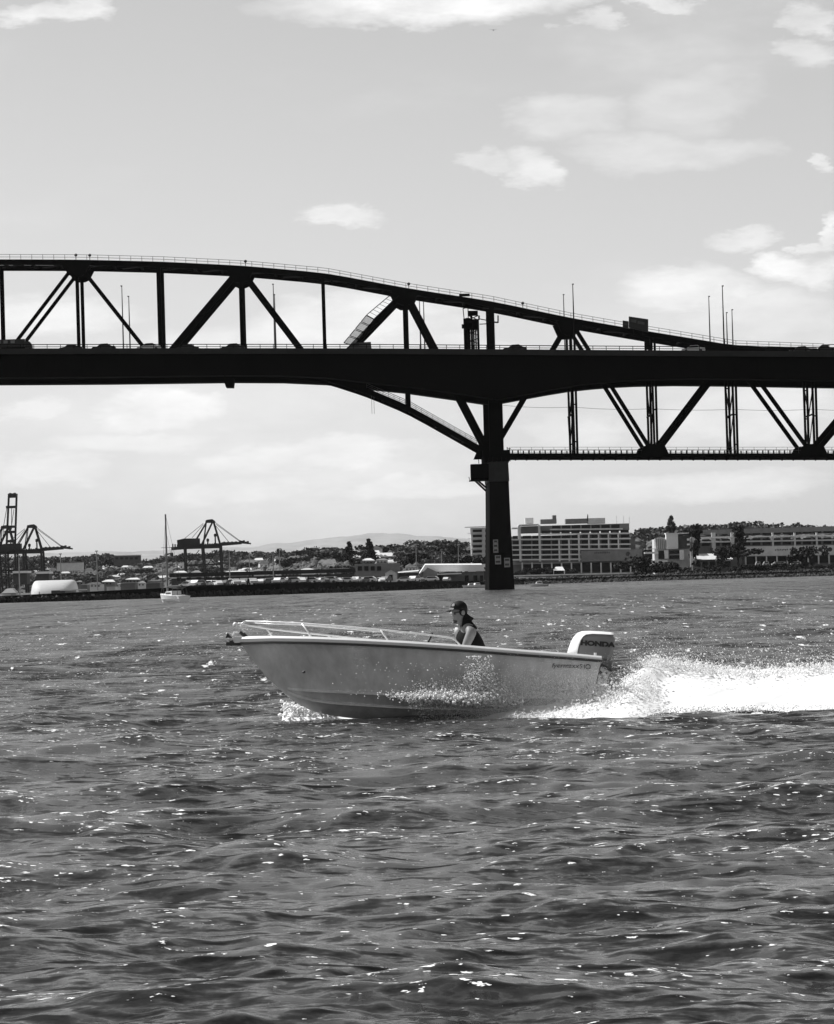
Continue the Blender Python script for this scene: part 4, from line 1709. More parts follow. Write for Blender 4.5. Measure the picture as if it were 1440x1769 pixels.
# ================================================================== SPRAY AND WAKE (white water nobody could count)
foam_m = bpy.data.materials.new('white_water')
foam_m.use_nodes = True
nt = foam_m.node_tree
pb = nt.nodes['Principled BSDF']
pb.inputs['Base Color'].default_value = (.95, .95, .95, 1)
pb.inputs['Roughness'].default_value = .9
pb.inputs['Specular IOR Level'].default_value = .2
trl = nt.nodes.new('ShaderNodeBsdfTranslucent')
trl.inputs['Color'].default_value = (1, 1, 1, 1)
mx = nt.nodes.new('ShaderNodeMixShader')
mx.inputs[0].default_value = .10
no = nt.nodes.new('ShaderNodeTexNoise')
no.inputs['Scale'].default_value = 9
no.inputs['Detail'].default_value = 8
bp = nt.nodes.new('ShaderNodeBump')
bp.inputs['Strength'].default_value = .35
bp.inputs['Distance'].default_value = .03
nt.links.new(no.outputs['Fac'], bp.inputs['Height'])
nt.links.new(bp.outputs[0], pb.inputs['Normal'])
nt.links.new(pb.outputs[0], mx.inputs[1])
nt.links.new(trl.outputs[0], mx.inputs[2])
nt.links.new(mx.outputs[0], nt.nodes['Material Output'].inputs['Surface'])
spray_m = foam_m.copy()
spray_m.name = 'flying_spray'
for n_ in spray_m.node_tree.nodes:
    if n_.type == 'MIX_SHADER':
        n_.inputs[0].default_value = .3


WTOP = [(.8, -.10), (1.2, .03), (1.9, .12), (2.35, .20), (2.5, .22), (2.62, .30), (2.78, .42), (3.0, .56), (3.2, .60), (3.4, .58), (3.7, .53), (4.1, .45), (4.6, .40), (5.2, .42), (6.0, .44), (7.5, .36), (10, .2), (14, .05), (18, -.1)]


def vnoise(x, y, s):
    return fbm(x * s, y * s, s * 3.1)


def wake_h(x, y):
    c = BOAT_Y + .05 + .02 * (x - 2.5)
    near_run = 1.75 + .05 * max(0, x - 2.5)
    far_run = .8 + .16 * max(0, x - 2.2)
    if x < 2.5:
        c = BOAT_Y - .97
        near_run = .10 + 1.3 * max(0, (x - .8) / 1.7) ** .9
    c_far = c
    if x >= 2.5:
        q = min(1, (x - 2.5) / .9)
        q = q * q * (3 - 2 * q)
        c_far = c
        c = BOAT_Y - .97 + (c - BOAT_Y + .97) * q
        near_run = 1.4 + (near_run - 1.4) * q
    top = interp(WTOP, x)
    if y < c:
        t = (y - c) / near_run
        prof_ = (1 - abs(t)) ** 1.15 * .75 + .25 * (math.cos(math.pi * t) + 1) / 2 if t > -1 else -.4 * (-t - 1)
    elif y > c_far:
        t = (y - c_far) / far_run
        prof_ = (math.cos(math.pi * t) + 1) / 2 if t < 1 else -.4 * (t - 1)
    else:
        t, prof_ = 0, 1
    edge = .04 * vnoise(x, y * .4, 1.3) + .02 * vnoise(x, y, 4.3)
    return (top + .10) * prof_ - .05 + edge + .022 * (vnoise(x, y, 2.2) + .7 * vnoise(x + 5, y, 6.0) + .5 * vnoise(x, y + 3, 15.0)) * (1 if abs(t) < 1 else .2)


def foam_sheet(name, xs, ysw, place):
    vv, ff = [], []
    for x in xs:
        for y in ysw:
            Y_ = place(x, y)
            vv.append((x, Y_, wake_h(x, Y_)))
    n_y = len(ysw)
    for i in range(len(xs) - 1):
        for j in range(n_y - 1):
            a = i * n_y + j
            ff.append((a, a + 1, a + n_y + 1, a + n_y))
    m = MB()
    m.add(vv, ff)
    return stuff(m.build(name, foam_m, None, smooth=True))


foam_sheet('side_foam', np.arange(.8, 2.56, .035), np.arange(0, 2.2, .045), lambda x, y: BOAT_Y - .97 - y)
foam_sheet('wake_foam', np.concatenate([np.arange(2.5, 7.2, .035), np.arange(7.2, 18, .12)]), np.arange(-2.7, 2.6, .05), lambda x, y: BOAT_Y + y * (1 + .06 * (x - 2.5)))


def drops(name, spec, fine=False):
    """many small irregular droplets and clots in one mesh"""
    m = MB()
    pts_, tri = [], []
    for (x, y, z, r_) in spec:
        o = len(pts_)
        a_ = random.random() * 6.28
        ca, sa = math.cos(a_), math.sin(a_)
        kx, kz = random.uniform(.7, 1.6), random.uniform(.6, 1.3)
        if fine:
            pts_ += [(x + r_, y - r_, z - r_), (x - r_, y + r_, z - r_), (x - r_, y - r_, z + r_), (x + r_, y + r_, z + r_)]
            tri += [(o, o + 1, o + 2), (o, o + 3, o + 1), (o, o + 2, o + 3), (o + 1, o + 3, o + 2)]
            continue
        for (dx, dy, dz) in ((1, 0, 0), (-1, 0, 0), (0, 1, 0), (0, -1, 0), (0, 0, 1), (0, 0, -1)):
            ex, ez = dx * kx, dz * kz
            pts_.append((x + (ex * ca - ez * sa) * r_, y + dy * r_, z + (ex * sa + ez * ca) * r_))
        tri += [(o, o + 2, o + 4), (o + 2, o + 1, o + 4), (o + 1, o + 3, o + 4), (o + 3, o, o + 4), (o + 2, o, o + 5), (o + 1, o + 2, o + 5), (o + 3, o + 1, o + 5), (o, o + 3, o + 5)]
    me = bpy.data.meshes.new(name)
    me.from_pydata(pts_, [], tri)
    me.materials.append(spray_m)
    me.shade_smooth()
    ob = bpy.data.objects.new(name, me)
    col.objects.link(ob)
    return stuff(ob)


g = random.gauss
spec = []
for _ in range(15000):                       # veil of drops over the wake
    x = random.uniform(2.45, 9.5)
    top = interp(WTOP, x)
    z = top * random.uniform(.93, 1.0) + abs(g(0, 1)) * (.10 if random.random() < .6 else .27)
    if z > 1.12 or (x < 2.85 and z > .62):
        continue
    spec.append((x, BOAT_Y + .1 + g(0, .3), z, min(.012, .0036 * math.exp(g(0, .45)))))
for _ in range(13000):                       # ragged upper edge
    x = random.uniform(2.4, 8.0)
    top = interp(WTOP, x)
    spec.append((x, BOAT_Y + .05 + g(0, .18), top + .01 + abs(g(.0, .055)), min(.025, .0065 * math.exp(g(0, .5)))))
for _ in range(6500):                       # low white water along the aft half of the side
    x = random.triangular(.7, 2.75, 2.5)
    t = (x - .7) / 2.0
    spec.append((x, BOAT_Y - 1.0 - abs(g(0, .25)), -.08 + abs(g(0, .03 + .15 * t * t)), random.uniform(.006, .018)))
for _ in range(4500):                        # torn front of the wake behind the motor
    x = 2.5 + abs(g(0, .22))
    spec.append((x, BOAT_Y - .3 + g(0, .45), interp(WTOP, x) * random.uniform(.5, 1.0) + g(.02, .05), random.choice((.005, .008, .012, .017))))
for _ in range(3000):                        # broken lower edge
    x = random.uniform(1.2, 6.5)
    spec.append((x, BOAT_Y - 1.55 + g(0, .22), g(.02, .03), random.uniform(.004, .012)))
for _ in range(2500):                        # churned water behind the transom
    spec.append((random.uniform(2.42, 3.2), BOAT_Y - .2 - abs(g(0, .6)), random.uniform(-.05, .42), random.uniform(.005, .014)))
drops('wake_spray', spec)
spec = []
for _ in range(9500):                        # sheet of spray thrown up beside the middle of the hull
    x = min(1.35, max(-.6, g(.50, .33)))
    thin = math.exp(-((x - .55) / .55) ** 2)
    base = .315 - .075 * (x + .2) / 1.2
    spec.append((x, BOAT_Y - 1.05 - abs(g(0, .10)), base + g(.0, .030 + .012 * max(0, x)) + .012 * vnoise(x, 1, 9), random.uniform(.005, .011 + .014 * thin)))
for _ in range(5200):                        # plumes rising out of it
    x = g(.78, .13) if random.random() < .6 else random.uniform(-.1, 1.15)
    k_ = .20 if abs(x - .78) < .2 else .10
    spec.append((x + g(0, .03), BOAT_Y - 1.05 - abs(g(0, .08)), .27 + min(.55, abs(g(0, k_))), random.uniform(.003, .013)))
for _ in range(900):
    x = random.uniform(-.2, 1.2)
    spec.append((x, BOAT_Y - 1.05 - abs(g(0, .08)), .26 - abs(g(0, .07)), random.uniform(.003, .010)))
for _ in range(160):
    spec.append((random.gauss(.15, .6), BOAT_Y - 1.05 - abs(g(0, .05)), random.uniform(.3, .78), random.uniform(.003, .008)))
drops('side_splash', spec)
spec = []
for _ in range(52000):                       # fine mist beside the aft half of the hull, added to lighten it
    x = -.2 + 2.72 * random.random() ** .45
    spec.append((x, BOAT_Y - 1.06 - abs(g(0, .12)), -.04 + min(.95, abs(g(0, .24))), random.uniform(.0014, .0028)))
drops('side_mist', spec, True)
spec = []
for _ in range(900):                         # bow wave on the far side of the stem
    t = random.random()
    x = -1.93 + t * .75 + g(0, .03)
    spec.append((x, BOAT_Y + .25 + g(0, .16) + .2 * t, .02 + (1 - t) * random.random() * .22 + g(0, .012), random.uniform(.008, .03)))
drops('bow_spray', spec)
m = MB()
rings = []
for t in np.linspace(0, 1, 30):
    x = -1.96 + t * 1.0
    hgt = (.24 * (1 - t) ** .8 + .03) * min(1, .25 + t * 8)
    rings.append([Vector((x + .02 * vnoise(x, k_, 3), BOAT_Y - .12 + k_ * .085, -.05 + hgt * (k_ / 9) ** .8 + .012 * vnoise(x * 2, k_, 5))) for k_ in range(10)] + [Vector((x, BOAT_Y + .95, -.2))])
m.loft(rings, closed=False, caps=False)
stuff(m.build('bow_wave', foam_m, None, smooth=True))

# ================================================================== FAR SHORE
def gz(x, y):
    return land_z(x, y)


def px_box(name, x0, x1, y0, y1, Y0, depth, material, parent=None, down=0.0):
    a, b = at(x0, y1, Y0), at(x1, y0, Y0)
    q = MB()
    q.box(((a.x + b.x) / 2, Y0 + depth / 2, (a.z + b.z - down) / 2), (abs(b.x - a.x), depth, abs(b.z - a.z) + down))
    return q.build(name, material, parent)


def building(name, x0, x1, y0, y1, Y0, depth, material, label, cat='building', group=None, down=3.0, wall='wall'):
    c = at((x0 + x1) / 2, y1, Y0)
    r = empty(name, (c.x, Y0, c.z), label, cat, group)
    px_box(wall, x0, x1, y0, y1, Y0, depth, material, r, down)
    return r


WIN_MESH = {}


def window_at(root, x0, x1, y0, y1, Y0, material='glass', name='window', depth=.25):
    """window set slightly proud frame + recessed look: dark pane object sharing mesh data by size"""
    a, b = at(x0, y1, Y0), at(x1, y0, Y0)
    w_, h_ = round(abs(b.x - a.x), 1), round(abs(b.z - a.z), 1)
    key = (w_, h_, material, depth)
    if key not in WIN_MESH:
        q = MB()
        q.box((0, 0, 0), (w_, depth, h_))
        ob = q.build(name, M[material], None)
        WIN_MESH[key] = ob.data
        bpy.data.objects.remove(ob)
    ob = bpy.data.objects.new(name, WIN_MESH[key])
    col.objects.link(ob)
    ob.parent = root
    ob.location = Vector(((a.x + b.x) / 2, Y0, (a.z + b.z) / 2)) - parent_loc(root)
    return ob


# ---- big hotel-like block on the right shore
HY = 1345.0
ht = building('apartment_block', 884, 1087, 921, 990, HY, 22, M['midgrey'], 'long seven storey block with rows of dark balconies right of the bridge pier', wall='main_wall')
px_box('upper_storey', 900, 1086.5, 904, 921, HY + 3, 18, M['midgrey'], ht)
px_box('side_wing', 1087, 1097, 930, 988, HY + 4, 16, M['midgrey'], ht)
px_box('roof_slab', 884, 900, 911, 913, HY - .3, 20, M['lightgrey'], ht)
px_box('roof_slab', 896, 930.5, 905.2, 907.5, HY - .6, 20, M['offwhite'], ht)
px_box('lit_pier', 894.5, 898, 909, 931, HY - 1.0, 3, M['white'], ht)
for (x0, x1, y0, y1) in ((907, 921, 894.5, 905), (934, 961, 896.5, 905), (954.5, 960.5, 890, 897), (977, 1015, 895.5, 905), (1016, 1045, 894.5, 905)):
    px_box('roof_house', x0, x1, y0, y1, HY + 7, 8, M['lightgrey'] if x0 in (907, 1016) else M['midgrey'], ht)
m = MB()
m.tube([at(1014.5, 900, HY + 5), at(1015, 888.5, HY + 5)], [.35, .15], 6)
m.build('roof_mast', M['black'], ht)
for px in (1065, 1077, 1087):
    m = MB()
    m.tube([at(px, 905, HY + 6), at(px - .3, 890 + (px % 4), HY + 6)], .08, 5)
    m.build('aerial', M['lightgrey'], ht)
tilt_ = lambda px: -(px - 985) * 0.010
rows_y = [(908.0, 912.6), (917, 920.6), (925.3, 929.6), (934.2, 939.3), (942.5, 947.2), (951, 956.2), (959.8, 964.5)]
for ri, (ya, yb) in enumerate(rows_y):
    starts = {0: 953, 1: 935}.get(ri, 885)
    ends = {0: 1073, 1: 1085}.get(ri, 1086)
    if ri >= 5:
        ends = 1003
    px = starts
    while px + 13 <= ends + 4:
        if ri > 0 or px > 950:
            window_at(ht, px + .5, px + 14.8, ya - .9 + tilt_(px), yb + .6 + tilt_(px), HY + (2.95 if ri == 0 else -.05))
        px += 17
    # balcony slab: pale edge right across the front
    s0 = at(starts - 3, yb + tilt_(starts), HY)
    s1 = at(ends + 3, yb + tilt_(ends), HY)
    q = MB()
    q.beam(s0 + Vector((0, -.5 + (3 if ri == 0 else 0), -.35)), s1 + Vector((0, -.5 + (3 if ri == 0 else 0), -.35)), .5, 1.4)
    q.build('balcony_slab', M['lightgrey'], ht)
for k_, px in enumerate((898, 932, 966, 983, 1000, 1017, 1034, 1051, 1068)):
    px_box('pilaster', px - .9, px + .9, 907 if k_ < 2 else (931 if px < 990 else 921), 970 if px < 1004 else 948, HY - 1.1, 1.0, M['lightgrey'], ht)
px_box('blank_panel', 1004, 1109, 948.5, 970.5, HY - 2.0, 2.5, M['midgrey'], ht)
m = MB()
c = at(1084.5, 957, HY - 2.05)
m.tube([c, c + Vector((0, .2, 0))], .82, 20)
m.build('round_emblem', M['darkgrey'], ht)
c = at(1040, 955, HY - 2.02)
m = MB()
for k_ in range(9):                     # unreadable small lettering
    m.box((c.x - 2.6 + k_ * .64, HY - 2.02, c.z + (k_ % 2) * .08), (.4, .04, .5))
stuff(m.build('panel_print', M['darkgrey'], ht))
px_box('ground_floor', 884, 1004, 971.5, 974.5, HY - 2.2, 3, M['lightgrey'], ht)
for px in range(902, 1110, 17):
    window_at(ht, px + 1.2, px + 15.6, 974.5 if px < 1000 else 971.5, 988, HY - .3, material='glass', name='shopfront')
    px_box('column', px - .9, px + .9, 972, 990, HY - 2.0, 1, M['lightgrey'], ht)
# narrow wing seen left of the pier
wg = building('apartment_wing', 815, 848, 911, 990, HY + 6, 14, M['lightgrey'], 'narrow pale wing of stacked balconies left of the bridge pier')
px_box('roof_slab', 803, 848, 909, 910.6, HY + 4.5, 14, M['midgrey'], wg)
for k_ in range(8):
    ya = 914.5 + k_ * 8.9
    if ya > 980:
        break
    window_at(wg, 816.5, 832, ya, ya + 5, HY + 5.95)
    px_box('balcony_slab', 807 + (k_ % 3), 835, ya + 6.2, ya + 7.6, HY + 4.4, 2.5, M['lightgrey'], wg)
    window_at(wg, 838, 843, ya, ya + 5, HY + 5.95)
# low white marina building at the pier foot
mb_ = building('marina_building', 800, 842, 974, 1005, 1180, 10, M['white'], 'low white marina building tucked just left of the pier foot', down=2)
for (x0, x1, y0, y1) in ((803, 808, 980, 1000), (812, 818, 978, 986), (812, 818, 989, 1000), (822, 832, 977, 987), (825, 830, 990, 1002), (835, 840, 980, 1002)):
    window_at(mb_, x0, x1, y0, y1, 1179.9)
# white tent before the hotel
tn = empty('marquee', at(965, 986, 1325), 'small white peaked marquee in front of the long block', 'tent')
a, b = at(955.5, 985.5, 1325), at(975.5, 985.5, 1325)
pk = at(965.5, 979, 1327)
m = MB()
m.add([a, b, b + Vector((0, 4, 0)), a + Vector((0, 4, 0)), pk + Vector((-1.2, 0, 0)), pk + Vector((1.2, 0, 0))], [(0, 1, 5, 4), (1, 2, 5), (2, 3, 4, 5), (3, 0, 4), (0, 3, 2, 1)])
m.build('canopy', M['white'], tn)
for (x_, y_) in ((956, 0), (975, 0), (956, 4), (975, 4)):
    p_ = at(x_, 986, 1325)
    m = MB()
    m.tube([(p_.x, 1325 + y_, p_.z), (p_.x, 1325 + y_, p_.z - 1.4)], .08, 5)
    m.build('tent_pole', M['white'], tn)
# pale promenade wall above the rocks
m = MB()
for k_ in range(44):
    x0 = 887 + k_ * 5.2
    p_, q_ = at(x0, 994.8 - (x0 - 887) * .024, 1307), at(x0 + 5.05, 994.8 - (x0 + 5 - 887) * .024, 1307)
    m.beam(p_, q_, .45, .4)
pw = stuff(m.build('promenade_wall', M['offwhite']))
pw['kind'] = 'structure'

# ---- second terrace building to the right
TY = 1330.0
tb = building('terrace_building', 1203, 1560, 926, 985, TY, 20, M['midgrey'], 'long low terrace building with white balcony lines at the right edge', wall='main_wall')
px_box('upper_storey', 1210, 1560, 915.5, 927, TY + 5, 14, M['darkgrey'], tb)
px_box('roof_slab', 1208, 1560, 913.8, 915.6, TY + 4, 16, M['midgrey'], tb)
sl = lambda px: -(px - 1300) * .016
for (ya, yb, st) in ((917.5, 923, 4.9), (930, 933.5, -.05), (936.5, 942, -.05)):
    px = 1212
    while px < 1545:
        window_at(tb, px, px + 13.5, ya + sl(px), yb + sl(px), TY + st)
        px += 17.5
for (yc, mt_) in ((927.2, 'white'), (935.2, 'offwhite')):
    p_, q_ = at(1205, yc + sl(1205), TY), at(1560, yc + sl(1560), TY)
    q = MB()
    q.beam(p_ + Vector((0, -1, 0)), q_ + Vector((0, -1, 0)), .42, 1.6)
    q.build('balcony_slab', M[mt_], tb)
for (x0, x1) in ((1229.5, 1235.5), (1263, 1268), (1334, 1336), (1372, 1374), (1410, 1412)):
    px_box('pilaster', x0, x1, 920, 953, TY - 1.5, 1.2, M['lightgrey'], tb)
a_, b_ = at(1285, 944, TY - 2.2), at(1560, 944 + sl(1560) - sl(1285), TY - 2.2)
m = MB()
m.prism([a_, b_, at(1560, 961 + sl(1560) - sl(1285), TY - 2.2), at(1285, 961, TY - 2.2)], (0, 2.3, 0))
m.build('blank_panel', M['lightgrey'], tb)
for px in (1417, 1433.5, 1450):
    c = at(px, 949.5 + sl(px) * .2, TY - 2.25)
    m = MB()
    m.tube([c, c + Vector((0, .2, 0))], .8, 18)
    m.build('round_port', M['darkgrey'], tb)
c = at(1350, 950, TY - 2.22)
m = MB()
for k_ in range(8):
    m.box((c.x - 2.2 + k_ * .6, TY - 2.22, c.z + (k_ % 2) * .1), (.36, .04, .5))
stuff(m.build('panel_print', M['darkgrey'], tb))
for px in range(1288, 1550, 18):
    window_at(tb, px + 1.5, px + 16.5, 962 + sl(px), 974 + sl(px), TY - .3, name='shopfront')
    px_box('column', px - .9, px + .9, 961 + sl(px), 976 + sl(px), TY - 2, 1, M['lightgrey'], tb)
# white angular building between the two
wb = building('white_building', 1131, 1192, 930, 984, 1326, 12, M['lightgrey'], 'white angular building between the long block and the terrace building', wall='main_wall')
px_box('lit_panel', 1151, 1170.5, 921, 948.5, 1324, 4, M['white'], wb)
px_box('roof_slab', 1150, 1190, 920, 922.4, 1323.5, 10, M['white'], wb)
px_box('grey_panel', 1131.5, 1149, 930, 948.5, 1324.5, 3, M['offwhite'], wb)
for k_ in range(5):
    px_box('panel_rib', 1133.5 + k_ * 3.3, 1134.1 + k_ * 3.3, 931, 948, 1324.3, .3, M['midgrey'], wb)
px_box('dark_bay', 1171, 1191, 925, 948, 1324.5, 3, M['darkgrey'], wb)
for (x0, x1, y0, y1) in ((1187, 1191, 930, 934), (1187, 1191, 939, 942), (1113, 1136, 947.5, 949), (1113, 1137, 953, 957), (1148, 1154, 950.5, 965), (1127, 1153, 967.5, 971.5), (1174, 1181, 950, 967)):
    px_box('balcony', x0, x1, y0, y1, 1322.5, 3, M['white'], wb)
for (x0, x1, y0, y1) in ((1137, 1147, 951, 966), (1156, 1173, 950, 957), (1156, 1173, 959, 966), (1114, 1126, 958, 966), (1130, 1150, 973, 979)):
    window_at(wb, x0, x1, y0, y1, 1323.4, depth=.6)
# low grey tiled pavilion
pv_ = building('pavilion', 1196, 1264, 966, 984, 1318, 10, M['midgrey'], 'low pavilion with a pale patterned roof before the terrace building')
a = [at(1192, 967, 1316), at(1266, 966, 1316), at(1256, 956.5, 1323), at(1202, 957.5, 1323)]
m = MB()
m.prism(a, (0, .25, .15))
m.build('roof', M['lightgrey'], pv_)
for k_ in range(5):
    window_at(pv_, 1200 + k_ * 13, 1209 + k_ * 13, 970, 979, 1317.9)
px_box('white_post', 1192.5, 1196, 953, 979, 1315, .8, M['white'], pv_)
px_box('fascia', 1236, 1262, 967, 969.5, 1315.5, .6, M['white'], pv_)
# parked vans in front of the terrace building
for (x0, x1, mt_, lb) in ((1318, 1328, 'lightgrey', 'small pale van parked first from left under the terrace building'), (1333, 1357, 'offwhite', 'long pale van parked in the middle under the terrace building'), (1366, 1384, 'white', 'white van parked beside the round dark tree'), (1305, 1313, 'lightgrey', 'small pale car parked beside the leafy bushes')):
    r = empty('parked_van', at((x0 + x1) / 2, 977, 1316), lb, 'van', 'vans parked by the terrace building')
    a, b = at(x0, 976, 1316), at(x1, 970, 1316)
    m = MB()
    L_ = b.x - a.x
    h_ = b.z - a.z
    m.prism([Vector((a.x, 1316, a.z)), Vector((b.x, 1316, a.z)), Vector((b.x, 1316, a.z + h_ * .95)), Vector((a.x + L_ * .25, 1316, a.z + h_)), Vector((a.x + L_ * .08, 1316, a.z + h_ * .5)), Vector((a.x, 1316, a.z + h_ * .45))], (0, 1.8, 0))
    m.build('body', M[mt_], r)
    m = MB()
    m.box((a.x + L_ * .55, 1315.97, a.z + h_ * .7), (L_ * .6, .04, h_ * .28))
    m.build('window', M['glass'], r)
    for f in (.2, .8):
        m = MB()
        m.tube([(a.x + L_ * f, 1315.9, a.z), (a.x + L_ * f, 1316.2, a.z)], .33, 10)
        m.build('wheel', M['rubber'], r)

# ---- wharf at the left: tent, sheds, long dark shed
WY = 800.0
tt = empty('fabric_hangar', at(88, 1031, WY), 'big white arched fabric hangar on the wharf at far left', 'hangar')
fabric = bpy.data.materials.new('tent_fabric')
fabric.use_nodes = True
fn = fabric.node_tree
fn.nodes['Principled BSDF'].inputs['Base Color'].default_value = (.85, .85, .85, 1)
fn.nodes['Principled BSDF'].inputs['Roughness'].default_value = .6
ft = fn.nodes.new('ShaderNodeBsdfTranslucent')
ft.inputs['Color'].default_value = (.9, .9, .9, 1)
fx = fn.nodes.new('ShaderNodeMixShader')
fx.inputs[0].default_value = .4
fn.links.new(fn.nodes['Principled BSDF'].outputs[0], fx.inputs[1])
fn.links.new(ft.outputs[0], fx.inputs[2])
fn.links.new(fx.outputs[0], fn.nodes['Material Output'].inputs['Surface'])
m = MB()
ca_, cb_ = at(48, 1030.5, WY), at(129, 1030, WY)
zt_ = at(88, 1002.3, WY).z
rings = []
for k_ in range(0, 13):
    ph_ = k_ / 12 * math.pi / 2
    sc2 = math.cos(ph_) ** .62 if k_ < 12 else 0.02
    hh_ = math.sin(ph_) ** 1.05
    rg_ = []
    for j in range(36):
        a_ = 6.2832 * j / 36
        ex = abs(math.cos(a_)) ** .45 * (1 if math.cos(a_) > 0 else -1)
        ey = abs(math.sin(a_)) ** .8 * (1 if math.sin(a_) > 0 else -1)
        rg_.append(Vector(((ca_.x + cb_.x) / 2 + (cb_.x - ca_.x) / 2 * ex * (.72 + .28 * sc2), WY + 8 + 8 * ey * sc2, ca_.z - .4 + (zt_ - ca_.z + .4) * hh_)))
    rings.append(rg_)
m.loft(rings)
m.build('fabric_shell', fabric, tt, smooth=True)
for px in (67, 75):
    m = MB()
    m.beam(at(px, 1022, WY + .6), at(px, 1031, WY - .1), .10, .1)
    m.build('door_seam', M['midgrey'], tt)
ls = building('low_shed', 88.5, 127, 1019, 1032, WY - 6, 5, M['darkgrey'], 'low dark shed in front of the white fabric hangar')
px_box('roof', 103, 146, 1017.5, 1021, WY - 7, 6, M['lightgrey'], ls)
px_box('white_trim', 112, 140, 1021.5, 1023, WY - 7.2, .3, M['offwhite'], ls)
sh = building('small_shed', 3, 27, 1024, 1035, WY - 8, 5, M['lightgrey'], 'small white shed with a grey pitched roof at the left end of the wharf')
m = MB()
m.prism([at(2, 1025, WY - 9), at(28, 1024, WY - 9), at(21, 1017, WY - 5), at(10, 1017.5, WY - 5)], (0, 4, .1))
m.build('roof', M['midgrey'], sh)
px_box('white_door', 4, 18, 1026, 1034, WY - 8.3, .3, M['white'], sh)
ds = building('wharf_shed', 296, 612, 990.5, 1014, 905, 14, M['darkgrey'], 'very long dark shed stretching along the wharf below the crane')
px_box('roof', 292, 614, 988, 991, 904, 16, M['black'], ds)
px_box('roof_light', 560, 602, 981.5, 986.5, 906, 4, M['white'], ds)
px_box('ridge', 500, 612, 986, 988.2, 905, 10, M['black'], ds)
for k_ in range(18):
    window_at(ds, 305 + k_ * 17, 313 + k_ * 17, 997, 1004, 904.95, material='black', name='door', depth=.15)
cw = building('white_container', 409, 443, 1005, 1013, 850, 3, M['white'], 'long white container on the wharf before the dark shed', 'container', down=.3, wall='side')
px_box('base', 408, 444, 1012.6, 1014, 849.7, 3.4, M['darkgrey'], cw)
# grey blocks behind
gb = building('grey_warehouse', 613, 690, 972, 1006, 1010, 14, M['midgrey'], 'grey flat roofed warehouse in the middle of the wharf')
px_box('roof', 622, 692, 968.5, 970.8, 1011, 12, M['lightgrey'], gb)
px_box('upper_storey', 630, 688, 970.8, 973, 1012, 11, M['darkgrey'], gb)
for k_ in range(4):
    window_at(gb, 618 + k_ * 11, 625 + k_ * 11, 978, 986, 1009.9)
gh = empty('gabled_shed', at(676, 1007, 960), 'small white gabled shed with a dark door beside the grey warehouse', 'shed')
m = MB()
m.prism([at(*p_, 960) for p_ in [(665, 1008), (665, 990), (675, 984), (685, 990), (685, 1008)]], (0, 9, 0))
m.build('wall', M['offwhite'], gh)
for s_ in (0, 1):
    m = MB()
    q = [(663.5, 991), (675, 983)] if s_ == 0 else [(675, 983), (687, 991)]
    m.prism([at(*q[0], 959.5), at(*q[1], 959.5), at(*q[1], 959.5) + Vector((0, 10, 0)), at(*q[0], 959.5) + Vector((0, 10, 0))], (0, 0, .2))
    m.build('roof', M['midgrey'], gh)
window_at(gh, 672, 678, 993, 1003, 959.9, name='door')
ds2 = building('dark_shed', 688, 722, 989, 1006, 965, 8, M['darkgrey'], 'dark lean-to shed with a pale sloping roof right of the gabled shed')
m = MB()
m.prism([at(687, 989.5, 964), at(723, 986.5, 964), at(723, 984.5, 966), at(687, 988, 966)], (0, 6, 0))
m.build('roof', M['offwhite'], ds2)
bn = empty('barn', at(780, 1006, 985), 'wide boat shed with a bright white gabled roof left of the pier', 'shed')
px_box('wall', 728, 836, 987, 1008, 985, 12, M['midgrey'], bn)
m = MB()
m.prism([at(*p_, 984) for p_ in [(724, 991), (734, 976), (832, 975.5), (838, 986.5), (754, 987.5), (739, 981.5)]], (0, 6, .35))
m.build('roof', M['white'], bn)
m = MB()
m.prism([at(*p_, 983) for p_ in [(731, 989), (738, 980.5), (756, 988.5), (756, 1002), (731, 1002)]], (0, 2, 0))
m.build('gable', M['midgrey'], bn)
px_box('awning', 755, 797, 990, 992.8, 980, 4, M['white'], bn)
for (x0, x1, mt_) in ((757, 775, 'darkgrey'), (777, 795, 'midgrey'), (803, 809, 'glass'), (818, 824, 'glass'), (829, 834, 'glass')):
    window_at(bn, x0, x1, 994, 1004, 984.8, material=mt_, name='door' if x1 < 800 else 'window')

# ---- light masts
MASTS = [(32, 960, 1030, 820, 'thin light mast standing left of the white hangar'), (104, 957, 1022, 900, 'thin light mast rising behind the white hangar'), (166.5, 952, 1020, 900, 'thin light mast between the white hangar and the yacht'),
         (395.5, 952, 1016, 860, 'tall pale light mast just right of the crane legs'), (430, 955, 992, 1100, 'thin pale light mast behind the long dark shed, left of a pair'),
         (471, 955, 1014, 880, 'pale light mast in front of the long dark shed, left one of a pair'), (482, 948, 990, 1100, 'tall light mast with a broad head, right one of a pair'),
         (718, 940, 986, 1050, 'tall light mast with a broad head above the dark lean-to shed'), (762, 950, 975, 1150, 'short thin pole above the white boat shed roof, left of a pair'), (791, 942, 976, 1150, 'taller pole above the white boat shed roof, right of a pair')]
for (px, y0, y1, Yv, lb) in MASTS:
    t = at(px, y0, Yv)
    z0 = at(px, y1, Yv).z
    r = empty('light_mast', (t.x, Yv, z0), lb, 'light mast', 'light masts along the wharf')
    m = MB()
    m.tube([(t.x, Yv, z0), (t.x, Yv, t.z)], [.17, .10], 6)
    m.build('pole', M['concrete'], r)
    m = MB()
    m.box((t.x, Yv, t.z), (1.3 if 'broad' in lb else .7, .35, .22))
    m.build('lamp_head', M['concrete'], r)

# ---- container cranes
CY = 2300.0
K = CY / F_PX


